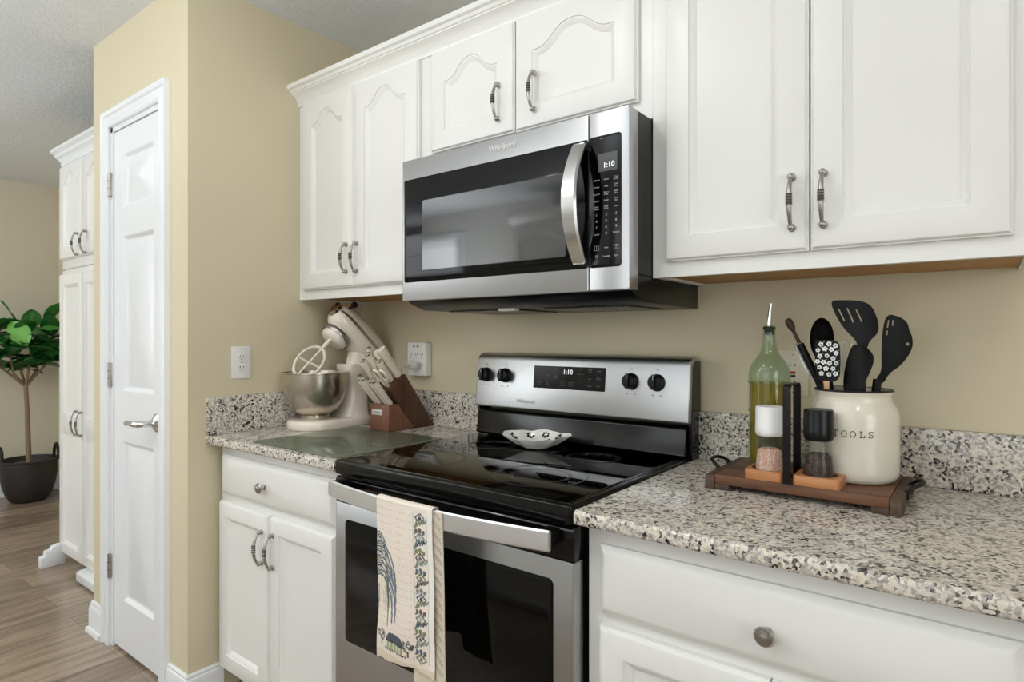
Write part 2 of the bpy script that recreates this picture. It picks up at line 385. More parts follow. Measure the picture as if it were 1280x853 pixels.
def baseboard(name, p0, p1, nrm, m0=0, m1=0, k=1.0):
    p0 = Vector((*p0, 0)); p1 = Vector((*p1, 0)); d = (p1-p0).normalized(); n = Vector((*nrm, 0)); mb = MB()
    mb.loops([[p0+n*o-d*o*m0+Vector((0, 0, z*k)) for o, z in BASEP], [p1+n*o+d*o*m1+Vector((0, 0, z*k)) for o, z in BASEP]], True, True, True)
    return struct(mb.build(name, M['trim'], angle=25))
baseboard('baseboard_front', (XC0, YD), (DX0-.068, YD), (0, -1), 1, 0)
baseboard('baseboard_corner', (DX1+.060, YD), (XL, YD), (0, -1), 0, 1, .78)
baseboard('baseboard_side', (XL, YD), (XL, -.62), (1, 0), 1, 0, .78)
baseboard('baseboard_left', (XF, YR), (XF, 0), (1, 0))
baseboard('baseboard_rear', (XR, YR), (XF, YR), (0, 1))
baseboard('baseboard_dining', (XF, 0), (-2.72, 0), (0, -1))

def offset_poly(P, d):
    """inset a counter-clockwise outline by d"""
    n = len(P); out = []
    for i in range(n):
        a, b, c = Vector(P[i-1]), Vector(P[i]), Vector(P[(i+1) % n])
        e1, e2 = (b-a), (c-b)
        n1 = Vector((-e1.y, e1.x)).normalized() if e1.length > 1e-9 else Vector((0, 0)); n2 = Vector((-e2.y, e2.x)).normalized() if e2.length > 1e-9 else n1
        m = (n1+n2); 
        if m.length < 1e-6: m = n1
        m.normalize(); out.append(tuple(b+m*(d/max(.45, m.dot(n1)))))
    return out
def panel_outline(x0, x1, z0, zs, arch, nt=40, ns=6, nb=8):
    P = [(x0+(x1-x0)*i/nb, z0) for i in range(nb)] + [(x1, z0+(zs-z0)*i/ns) for i in range(ns)]
    for i in range(nt):
        u = 1-2*i/nt; g = 0 if not arch else arch*(.5+.25*math.sin(PI/2*math.cos(PI*min(1, max(-1, u/.95))))+.25*math.cos(PI*min(1, max(-1, u/.92))))
        P.append((.5*(x0+x1)+.5*(x1-x0)*u, zs+g))
    P += [(x0, zs-(zs-z0)*i/ns) for i in range(ns)]
    return P
def rect_like(x0, x1, z0, z1, nt=40, ns=6, nb=8): return panel_outline(x0, x1, z0, z1, 0, nt, ns, nb)
def panel_door(mb, x0, x1, z0, z1, yf, th, arch=0.0, side=.06, bottom=.058, top=.085, depth=.0125, raised=False, panels=None):
    """door slab with a rounded edge and one recessed panel (arched when arch > 0) facing -y"""
    R = lambda d: rect_like(x0+d, x1-d, z0+d, z1-d)
    Y = lambda P, y: [(u, y, v) for u, v in P]
    po = panel_outline(x0+side, x1-side, z0+bottom, z1-top, arch)
    L = [Y(R(0), yf+th), Y(R(0), yf+.008), Y(R(.0025), yf+.0072), Y(R(.004), yf+.0045), Y(R(.006), yf+.0015), Y(R(.010), yf),
         Y(po, yf), Y(offset_poly(po, .0015), yf+.0035), Y(offset_poly(po, .005), yf+.004), Y(offset_poly(po, .008), yf+.0065), Y(offset_poly(po, .010), yf+.0072), Y(offset_poly(po, .016), yf+depth), Y(offset_poly(po, .019), yf+depth)]
    if raised: L += [Y(offset_poly(po, .02), yf+depth), Y(offset_poly(po, .045), yf+.002)]
    mb.loops(L, True, True, True)
def pull(parent, x, z0, z1, y, ang=0):
    """bowed bar pull with ball feet and three rings, grooves dark"""
    mb = MB(); zc, h = .5*(z0+z1), .5*(z1-z0)
    for zz, sg in ((z0, -1), (z1, 1)):
        mb.lathe([(.0085, 0), (.0085, .002), (.006, .003), (.0045, .008)], (x, y, zz), (0, -1, 0), 14); mb.sphere((x, y-.011, zz), .0075, seg=14, rings=8)
    pts, rad = [], []
    for i in range(25):
        t = -1+2*i/24; pts.append((x, y-.012-.017*(1-t*t)**.8 if abs(t) < 1 else y-.012, zc+h*t)); rad.append(.0033+.0027*(1-abs(t))**.8)
    mb.tube(pts, rad, 12)
    for dz in (-.009, -.003, .003, .009):
        mb.lathe([(.0066, -.0011), (.0074, 0), (.0066, .0011)], (x, y-.029, zc+dz), (0, 0, 1), 14)
        mb.lathe([(.0062, .0011), (.0064, .003), (.0062, .0049)], (x, y-.029, zc+dz), (0, 0, 1), 14, mi=1)
    return mb.build('handle', [M['nickel'], M['groove']], parent)
def knob(parent, x, z, y):
    mb = MB().lathe([(.009, 0), (.009, .002), (.0055, .004), (.005, .012), (.009, .016), (.0155, .018), (.017, .021), (.0145, .0245), (.0125, .0245), (.012, .0255), (.007, .0262), (.0065, .0275), (.0001, .029)], (x, y, z), (0, -1, 0), 24)
    return mb.build('knob', M['nickel'], parent)

# ------------------------------------------------------------------ wall cabinets
YF, YDR = -.31, -.33
UP = (1.392, 2.167)
def upper(name, label, x0, x1, doors, z0, z1=UP[1]):
    r = thing(name, label, 'cabinet', (.5*(x0+x1), 0, z0))
    b = MB(); b.box(x0, x1, YF, -.001, z0+.012, z1); b.box(x0, x1, YF, YF+.02, z0, z0+.012)
    b.box(x0, x0+.015, YF+.02, -.001, z0, z0+.012); b.box(x1-.015, x1, YF+.02, -.001, z0, z0+.012)
    b.build('body', M['white'], r)
    u = MB(); u.box(x0+.015, x1-.015, YF+.02, -.002, z0+.006, z0+.0119); u.build('underside', M['underwood'], r)['label'] = 'bare brown wood underside'
    for dx0, dx1, dz0, dz1, arch, hx, hz0, hz1, top in doors:
        mb = MB(); panel_door(mb, dx0, dx1, dz0, dz1, YDR, .019, arch, top=top)
        d = mb.build('door', M['white'], r, angle=28); pull(d, hx, hz0, hz1, YDR)
    return r
upper('wall_cabinet', 'white two-door wall cabinet above the stand mixer', XL+.001, -.002,
      [(-.690, -.3775, 1.428, 2.15, .052, -.411, 1.482, 1.580, .098), (-.3735, -.045, 1.428, 2.15, .052, -.352, 1.481, 1.578, .098)], UP[0])
upper('wall_cabinet', 'short white two-door wall cabinet directly above the microwave', -.0015, .7625,
      [(.014, .346, 1.833, 2.15, .052, .294, 1.877, 1.975, .105), (.3505, .728, 1.831, 2.15, .052, .420, 1.877, 1.977, .105)], 1.785)
upper('wall_cabinet', 'large white two-door wall cabinet above the utensil crock and wooden tray', .763, 1.478,
      [(.800, 1.1165, 1.428, 2.15, .052, 1.086, 1.477, 1.583, .098), (1.1205, 1.446, 1.428, 2.15, .052, 1.146, 1.477, 1.583, .098)], UP[0])
def crown():
    P = [(0, 2.150), (.007, 2.150), (.009, 2.158), (.006, 2.161), (.010, 2.166), (.016, 2.176), (.026, 2.186), (.036, 2.191), (.036, 2.195), (.041, 2.196), (.046, 2.204), (.055, 2.207), (.057, 2.210), (.057, 2.222), (.052, 2.226), (0, 2.226)]
    mb = MB(); mb.loops([[(x, YF-o, z) for o, z in P] for x in (XL+.001, 1.49)], True, True, True)
    mb.box(XL+.001, 1.478, YF, -.002, 2.168, 2.18)
    return struct(mb.build('trim_2', M['white'], angle=25))
crown()

# ------------------------------------------------------------------ base cabinets and counters
YB, YBD = -.632, -.652
def base_cab(label, x0, x1, drawer, doors, knob_x, knob_z):
    r = thing('base_cabinet', label, 'cabinet', (.5*(x0+x1), 0, 0))
    b = MB(); b.box(x0, x1, YB, -.002, .095, .8755, bev=.001); b.box(x0, x1, YB+.07, -.002, .0, .096)
    b.build('body', M['white'], r)
    d = MB(); X0, X1, Z0, Z1 = drawer; R = lambda o: rect_like(X0+o, X1-o, Z0+o, Z1-o, 8, 3, 8); Y = lambda P, y: [(u, y, v) for u, v in P]
    d.loops([Y(R(0), YBD+.0195), Y(R(0), YBD+.011), Y(R(.004), YBD+.009), Y(R(.008), YBD+.004), Y(R(.017), YBD)], True, True, True)
    dr = d.build('drawer', M['white'], r, angle=28); knob(dr, knob_x, knob_z, YBD)
    for dx0, dx1, dz0, dz1, hx in doors:
        mb = MB(); panel_door(mb, dx0, dx1, dz0, dz1, YBD, .0195, 0, side=.056, bottom=.056, top=.05)
        dd = mb.build('door', M['white'], r, angle=28); pull(dd, hx, .527, .626, YBD)
    return r
base_cab('white base cabinet under the stand mixer, left of the range', -.705, -.008, (-.683, -.048, .708, .843), [(-.697, -.385, .105, .682, -.416), (-.376, -.048, .105, .682, -.354)], -.402, .771)
base_cab('white base cabinet with one wide drawer, right of the range', .772, 1.477, (.803, 1.449, .702, .838), [(.803, 1.124, .105, .679, 1.09), (1.128, 1.449, .105, .679, 1.162)], 1.123, .761)
base_cab('white base cabinet at the far right end of the counter', 1.478, 2.18, (1.505, 2.15, .702, .838), [(1.505, 1.826, .105, .679, 1.79), (1.83, 2.15, .105, .679, 1.866)], 1.83, .761)
ZT = .906
def counter(label, x0, x1, side):
    r = thing('countertop', label, 'countertop', (.5*(x0+x1), -.3, .876))
    P = [(-.680+.010, ZT)] + [(-.670+.010*math.cos(a), ZT-.010+.010*math.sin(a)) for a in [PI/2+PI/2*i/5 for i in range(6)]] + [(-.680, .886)] + [(-.673+.007*math.cos(a), .884+.007*math.sin(a)) for a in [PI+PI/2*i/4 for i in range(5)]] + [(-.001, .877), (-.001, ZT)]
    mb = MB(); mb.loops([[(x, y, z) for y, z in P] for x in (x0, x1)], True, True, True); mb.build('slab', M['granite'], r)
    box('backsplash', (x0 if not side else x0+.0205, x1, -.021, -.001, ZT+.0002, 1.0376), M['granite'], r, bev=.002)
    if side: box('side_splash', (x0, x0+.02, -.678, -.001, ZT+.0002, 1.0376), M['granite'], r, bev=.002)
    return r
counter('speckled granite worktop left of the range, with splash on two sides', XL+.0008, -.0035, True)
counter('speckled granite worktop right of the range, under the wooden tray', .7655, 2.2, False)

# ------------------------------------------------------------------ closet door
def closet_door():
    r = bpy.data.objects.new('door_1', None); COL.objects.link(r); r.location = (-1.175, YD, 0); struct(r)
    x0, x1, z0, z1 = DX0+.02, DX1-.02, .012, DZ-.021; yf = YD+.005; mb = MB()
    xs0, xs1 = -1.290, -1.012
    cells = [(.205, .835), (1.035, 1.645), (1.757, 1.972)]
    # stiles, rails
    for d in ((x0, xs0, z0, z1), (xs1, x1, z0, z1)): mb.box(d[0], d[1], yf, yf+.035, d[2], d[3])
    zz = [z0]+[c for ce in cells for c in ce]+[z1]
    for i in range(0, len(zz), 2): mb.box(xs0, xs1, yf, yf+.035, zz[i], zz[i+1])
    for c0, c1 in cells:
        R = lambda o: rect_like(xs0+o, xs1-o, c0+o, c1-o, 6, 4, 6); Y = lambda P, y: [(u, y, v) for u, v in P]
        mb.loops([Y(R(0), yf), Y(R(.004), yf+.002), Y(R(.012), yf+.012), Y(R(.018), yf+.013), Y(R(.05), yf+.003)], True, False, True)
    mb.build('slab', M['trim'], r, angle=25)
    for hz in (1.862, 1.096, .324):
        h = MB(); h.box(x0-.026, x0-.004, YD-.006, YD+.006, hz-.045, hz+.045, bev=.001); h.lathe([(.007, -.048), (.007, .048)], (x0-.012, YD-.009, hz), (0, 0, 1), 12)
        for dz in (-.015, .015): h.lathe([(.0074, dz-.001), (.0074, dz+.001)], (x0-.012, YD-.009, hz), (0, 0, 1), 12, mi=1)
        h.build('hinge', [M['nickel'], M['groove']], r)
    h = MB(); hx, hz = -.982, .934
    h.lathe([(.034, 0), (.034, .004), (.028, .008), (.016, .016), (.012, .028), (.011, .05)], (hx, yf, hz), (0, -1, 0), 28)
    h.tube([(hx, yf-.03, hz), (hx, yf-.048, hz), (hx-.006, yf-.060, hz), (hx-.02, yf-.066, hz), (hx-.05, yf-.068, hz), (hx-.075, yf-.066, hz), (hx-.095, yf-.064, hz-.002), (hx-.112, yf-.062, hz-.005), (hx-.116, yf-.062, hz-.006)], [.011, .011, .0115, .0115, .0095, .009, .0105, .008, .003], 14)
    h.build('handle', M['chrome'], r)
closet_door()

# ------------------------------------------------------------------ tall pantry beyond the closet
def pantry():
    r = thing('pantry_cabinet', 'tall white pantry cabinet with arched upper doors beyond the closet', 'cabinet', (-2.2, -.3, 0))
    x0, x1, yf = -2.66, -1.80, -.54; yd = yf-.02
    b = MB(); b.box(x0, x1, yf, -.002, .09, 1.612, bev=.002); b.box(x0, x1, yf+.07, -.002, 0, .1)
    b.build('lower_body', M['white'], r)
    b = MB(); b.box(x0, x1, yf, -.002, 1.622, 2.205, bev=.002); b.box(x0+.01, x1, yf+.012, -.002, 1.608, 1.626); b.build('upper_body', M['white'], r)
    for a0, a1, hx in ((x0+.01, -2.303, -2.36), (-2.295, -1.94, -2.24)):
        mb = MB(); panel_door(mb, a0, a1, 1.672, 2.185, yd, .0195, .055, side=.055, top=.105); d = mb.build('door', M['white'], r, angle=28); pull(d, hx, 1.68, 1.79, yd)
        mb = MB(); panel_door(mb, a0, a1, .06, 1.59, yd, .0195, 0, side=.055, top=.06)
        # mid rail
        d = mb.build('door', M['white'], r, angle=28); pull(d, hx+(-.01 if hx < -2.3 else -.06), .735, .855, yd)
        mb = MB(); mb.box(a0+.054, a1-.054, yd+.0005, yd+.015, .72, .83, bev=.003); mb.build('mid_rail', M['white'], d)
    P = [(0, 2.195), (.006, 2.195), (.008, 2.208), (.004, 2.211), (.012, 2.225), (.024, 2.240), (.028, 2.242), (.030, 2.256), (.042, 2.266), (.046, 2.268), (.046, 2.285), (0, 2.285)]
    c = MB(); lo = []
    for o, z in P: lo.append((o, z))
    c.loops([[(x1, yf-o, z) for o, z in lo], [(x0-o, yf-o, z) for o, z in lo], [(x0-o, -.002, z) for o, z in lo]], True, True, True)
    c.box(x0-.001, x1, yf-.001, -.002, 2.185, 2.215); c.build('crown_moulding', M['trim'], r, angle=25)
    S = [(-.655, 0), (-.655, .055), (-.636, .06), (-.632, .084), (-.608, .088), (-.602, .102), (-.585, .108), (-.565, .112), (-.545, .095), (-.545, 0)]
    f = MB().prism(S, lambda u, v, a: (a, u, v), -2.645, -2.60, bev=.002); f.build('stepped_foot', M['trim'], r, angle=25)
    f = MB().prism([(-.605, .01), (-.605, .05), (-.59, .06), (-.545, .062), (-.545, .01)], lambda u, v, a: (a, u, v), -2.24, x1, bev=.004); f.build('base_moulding', M['trim'], r, angle=25)
pantry()

# ------------------------------------------------------------------ over-the-range microwave
def microwave():
    r = thing('microwave', 'stainless steel over-the-range microwave with black glass door', 'microwave', (.381, -.2, 1.33))
    W = .762; y0 = -.434
    b = MB(); b.box(.003, .760, -.388, -.003, 1.396, 1.782, bev=.002); b.build('body', M['darkgrey'], r)
    hb = MB().prism([(-.418, 1.357), (-.408, 1.349), (-.352, 1.331), (-.006, 1.327), (-.006, 1.3955), (-.418, 1.3955)], lambda u, v, a: (a, u, v), .006, .7605, bev=.003)
    hood = hb.build('hood_base', M['blacksatin'], r)
    for k in range(2):
        v = MB(); cx = .2+.36*k; v.box(cx-.13, cx+.13, -.3, -.08, 1.3255, 1.3295, bev=.001)
        for i in range(14): v.box(cx-.12+.018*i, cx-.112+.018*i, -.29, -.09, 1.3245, 1.327, mi=1)
        v.build('grease_filter', [M['darkgrey'], M['nickel']], r)
    MB().box(.29, .35, -.33, -.305, 1.322, 1.331, bev=.003).build('light_lens', M['plate'], r)
    # door: steel frame, black glass, lighter screened window, bowed handle
    d = MB(); d.prism(rrect(.0, .654, 1.357, 1.782, .004), lambda u, v_, a: (u, a, v_), y0, -.3885, bev=.002); door = d.build('door', M['steel'], r)
    g = MB().prism(rrect(.009, .6535, 1.412, 1.722, .006), lambda u, v_, a: (u, a, v_), y0-.0012, y0+.004, bev=.0006); gl = g.build('door_glass', M['blackgloss'], door)
    g = MB().prism(rrect(.088, .590, 1.446, 1.652, .004), lambda u, v_, a: (u, a, v_), y0-.0016, y0-.0008); g.build('window_screen', M['screen'], door)
    h = MB(); n = 24; L = []
    for i in range(n+1):
        t = -1+2*i/n; z = 1.567+.142*t; y = y0-.012-.048*(1-t*t); xw = .0185+.003*(1-abs(t)); x = .636
        th = .007
        L.append([(x-xw, y+th*.6, z), (x-xw, y-th*.2, z), (x-xw*.8, y-th, z), (x+xw*.8, y-th, z), (x+xw, y-th*.2, z), (x+xw, y+th*.6, z)])
    h.loops(L, True, True, True)
    for z in (1.429, 1.705): h.box(.62, .652, y0-.016, y0, z-.008, z+.008, bev=.002)
    h.build('handle', M['steelv'], door)
    t = text_mb('Whirlpool', .0215, lambda u, v_, dd: (.389+u+v_*.15, y0-.0006-dd*4, 1.755+v_)); t.build('brand_lettering', M['whitecap'], door)
    c = MB(); c.prism(rrect(.656, W, 1.357, 1.782, .004), lambda u, v_, a: (u, a, v_), y0, -.3885, bev=.002); cp = c.build('control_panel', M['steel'], r)
    g = MB().prism(rrect(.6565, .7425, 1.412, 1.724, .008), lambda u, v_, a: (u, a, v_), y0-.0012, y0+.004, bev=.0006); kg = g.build('key_glass', M['blackgloss'], cp)
    MB().prism(rrect(.682, .732, 1.638, 1.681, .002), lambda u, v_, a: (u, a, v_), y0-.0018, y0-.0008).build('display', M['lcd'], cp)
    text_mb('1:10', .018, lambda u, v_, dd: (.710+u, y0-.0022-dd, 1.652+v_)).build('clock_digits', M['digits'], cp)
    k = MB(); F = lambda x, z: (lambda u, v_, dd: (x+u, y0-.0016-dd, z+v_))
    xs = (.677, .703, .729)
    words = [['Defrost', 'Steam', 'Cook\nPower'], ['Reheat', 'Melt', 'Cook\nTime'], ['Popcorn', 'Warm\nHold', 'Add\n30 s'], ['Potato', 'Soften', 'Timer\nSet'], ['Keep\nWarm', 'Auto\nCook', 'Clock']]
    for i, row in enumerate(words):
        for j, wd in enumerate(row): text_mb(wd, .0052, F(xs[j], 1.619-.0165*i), mb=k)
    for i, row in enumerate(['123', '456', '789', ' 0 ']):
        for j, ch in enumerate(row):
            if ch != ' ': text_mb(ch, .0085, F(xs[j], 1.536-.0148*i), mb=k)
    text_mb('Cancel', .0052, F(xs[0], 1.4905), mb=k); text_mb('Options', .0052, F(xs[2], 1.4925), mb=k)
    text_mb('Vent', .0052, F(xs[1], 1.458), mb=k); text_mb('Turntable', .005, F(xs[1], 1.438), mb=k); text_mb('Light', .005, F(xs[2], 1.438), mb=k); text_mb('O', .009, F(xs[0], 1.438), mb=k)
    for x in (xs[0], xs[2]):
        for e in ((-.006, .006, -.0055, -.0048), (-.006, .006, .0048, .0055), (-.006, -.0053, -.005, .005), (.0053, .006, -.005, .005), (-.0005, .0005, -.003, .003)):
            k.box(x+e[0], x+e[1], y0-.0019, y0-.0014, 1.458+e[2], 1.458+e[3])
    k.build('key_legends', M['legend'], cp)
microwave()

# ------------------------------------------------------------------ electric range
def kitchen_range():
    r = thing('range', 'freestanding electric range with black glass cooktop and steel backguard', 'stove', (.381, -.35, 0))
    W = .762; yf = -.668
    b = MB(); b.box(.002, .760, yf+.03, -.012, .02, .874, bev=.002)
    for x in (.06, .70):
        for y in (-.58, -.08): b.lathe([(.02, 0), (.02, .021)], (x, y, 0), (0, 0, 1), 12)
    b.build('body', M['blackenam'], r)
    # cooktop
    c = MB(); c.prism(rrect(.001, .761, -.684, -.06, .012), lambda u, v, a: (u, v, a), .876, .9135, bev=.004, seg=3); ct = c.build('cooktop', M['blackenam'], r)
    g = MB(); g.prism(rrect(.014, .748, -.668, -.105, .008), lambda u, v, a: (u, v, a), .911, .9148, bev=.001); gl = g.build('glass_top', M['cookglass'], ct)
    rg = MB()
    for x, y, R in ((.2, -.52, .105), (.2, -.245, .075), (.55, -.235, .075), (.56, -.5, .115), (.56, -.5, .075), (.38, -.19, .05)):
        for q in (R, R-.006): rg.lathe([(q-.0008, .9149), (q-.0008, .91505), (q+.0008, .91505), (q+.0008, .9149)], (x, y, 0), (0, 0, 1), 64, cap=False)
    rg.build('burner_ring', plain('ring_grey', '121212', .3), ct)
    # backguard
    lp = MB(); lp.prism([(-.092, .915), (-.1, .922), (-.094, .934), (-.088, .992), (-.08, 1.0), (-.012, 1.0), (-.012, .915)], lambda u, v, a: (a, u, v), .004, .758, bev=.003)
    lp.build('back_riser', M['blackenam'], r)
    FP = [(-.094, 1.009), (-.0945, 1.016), (-.078, 1.168), (-.072, 1.182), (-.058, 1.191), (-.04, 1.1935), (-.025, 1.190), (-.014, 1.18), (-.014, 1.009)]
    bg = MB().prism(FP, lambda u, v, a: (a, u, v), -.004, .768, bev=.004, seg=3); bgo = bg.build('backguard', M['steel'], r)
    for xa, xb, zb in ((.7615, .7695, .88), (-.0055, .0005, .916)):
        MB().prism([(-.07, zb), (-.075, 1.01), (-.063, 1.165), (-.045, 1.18), (-.012, 1.18), (-.012, zb)], lambda u, v, a: (a, u, v), xa, xb).build('side_cap', M['blackenam'], r)
    slope = .0165/.152; fy = lambda z, o=0: -.0945+(z-1.016)*slope-o
    FN = lambda x, z, o=.0006: (lambda u, v, dd: (x+u, fy(z+v, o+dd), z+v))
    p = MB().prism(rrect(.242, .506, 1.083, 1.1545, .002), lambda u, v, a: (u, fy(v, a), v), -.002, .0008); dp = p.build('control_display', M['blackgloss'], bgo)
    text_mb('1:10', .021, FN(.372, 1.137, .0011)).build('clock_digits', M['digits'], dp)
    k = MB()
    for x, z, t in ((.268, 1.144, 'Bake'), (.299, 1.144, 'Broil'), (.328, 1.144, 'Keep\nWarm'), (.299, 1.122, 'Delay\nStart'), (.328, 1.12, 'Frozen\nBake'), (.265, 1.099, 'Control\nLock'), (.297, 1.099, 'Self\nClean'),
                    (.418, 1.144, '^'), (.418, 1.12, 'v'), (.452, 1.144, 'Cook\nTime'), (.483, 1.144, 'Clock'), (.452, 1.119, 'Start'), (.483, 1.119, 'Steam\nClean'), (.452, 1.097, 'Timer'), (.483, 1.097, 'Off')): text_mb(t, .0062, FN(x, z, .0011), mb=k)
    for x in (.355, .387):
        for e in ((-.009, .009, -.0065, -.0058), (-.009, .009, .0058, .0065), (-.009, -.0083, -.006, .006), (.0083, .009, -.006, .006), (-.0006, .0006, -.003, .003)):
            k.box(x+e[0], x+e[1], fy(1.1, .0016), fy(1.1, .0008), 1.1+e[2], 1.1+e[3])
    k.box(.405, .431, fy(1.132, .0014), fy(1.132, .0008), 1.1315, 1.1323)
    k.build('key_legends', M['legend_dim'], dp)
    nrm = Vector((0, -1, slope)).normalized()
    for i, x in enumerate((.040, .124, .591, .672)):
        z = 1.118; kb = MB(); o = Vector((x, fy(z), z))
        kb.lathe([(.0245, 0), (.0245, .004), (.0215, .006), (.0205, .022), (.018, .025), (.0001, .0255)], o, nrm, 28)
        st = len(kb.v); kb.box(-.0055, .0055, -.0215, .0215, .0, .0085, bev=.002)
        q = Vector((0, 0, 1)).rotation_difference(nrm); kb.xform(Matrix.Translation(o+nrm*.024) @ q.to_matrix().to_4x4(), st)
        st = len(kb.v); kb.box(-.0008, .0008, .006, .019, .0085, .0088, mi=1); kb.xform(Matrix.Translation(o+nrm*.024) @ q.to_matrix().to_4x4(), st)
        kb.build('knob', [M['blackmat'], M['legend']], bgo)
        m = MB()
        for dx, dz in ((0, .036), (-.012, -.036), (.012, -.036)): m.box(x+dx-.003, x+dx+.003, fy(z+dz, .0008), fy(z+dz, .0002), z+dz-.0014, z+dz+.0014)
        m.build('knob_marking', M['legend_dim'], bgo)
    text_mb('Whirlpool', .018, FN(.215, 1.036)).build('brand_lettering', M['legend'], bgo)
    # front: black band, door, drawer
    f = MB(); f.prism([(yf-.002, .800), (yf-.006, .802), (yf-.008, .861), (yf-.002, .868), (yf+.03, .868), (yf+.03, .80)], lambda u, v, a: (a, u, v), -.001, .763, bev=.001)
    f.box(.012, .75, yf, yf+.03, .868, .876)
    f.build('vent_band', M['blackenam'], r)
    d = MB(); d.prism(rrect(-.001, .763, .215, .799, .004), lambda u, v, a: (u, a, v), yf-.008, yf+.0295, bev=.002); door = d.build('oven_door', M['steel'], r)
    w_ = MB().prism(rrect(.042, .715, .43, .757, .012), lambda u, v, a: (u, a, v), yf-.0095, yf-.004, bev=.0006); w_.build('oven_window', M['blackgloss'], door)
    # bowed bar handle
    h = MB(); n = 36; L = []
    for i in range(n+1):
        t = -1+2*i/n; x = .381+.352*t; y = -.712-.034*(1-t*t)
        L.append([(x, y, .829), (x, y-.006, .8265), (x, y-.009, .83), (x, y-.0095, .848), (x, y-.009, .866), (x, y-.006, .8695), (x, y, .867)])
    h.loops(L, True, True, True, mi=0)
    hn = h.build('handle', M['steelbar'], door)
    for x in (.040, .716): box('handle_bracket', (x-.014, x+.014, -.7125, yf-.006, .832, .864), M['blackmat'], hn)
    dr = MB(); dr.prism(rrect(-.001, .763, .03, .205, .004), lambda u, v, a: (u, a, v), yf-.008, yf+.0295, bev=.002); dr.build('storage_drawer', M['steel'], r)
kitchen_range()

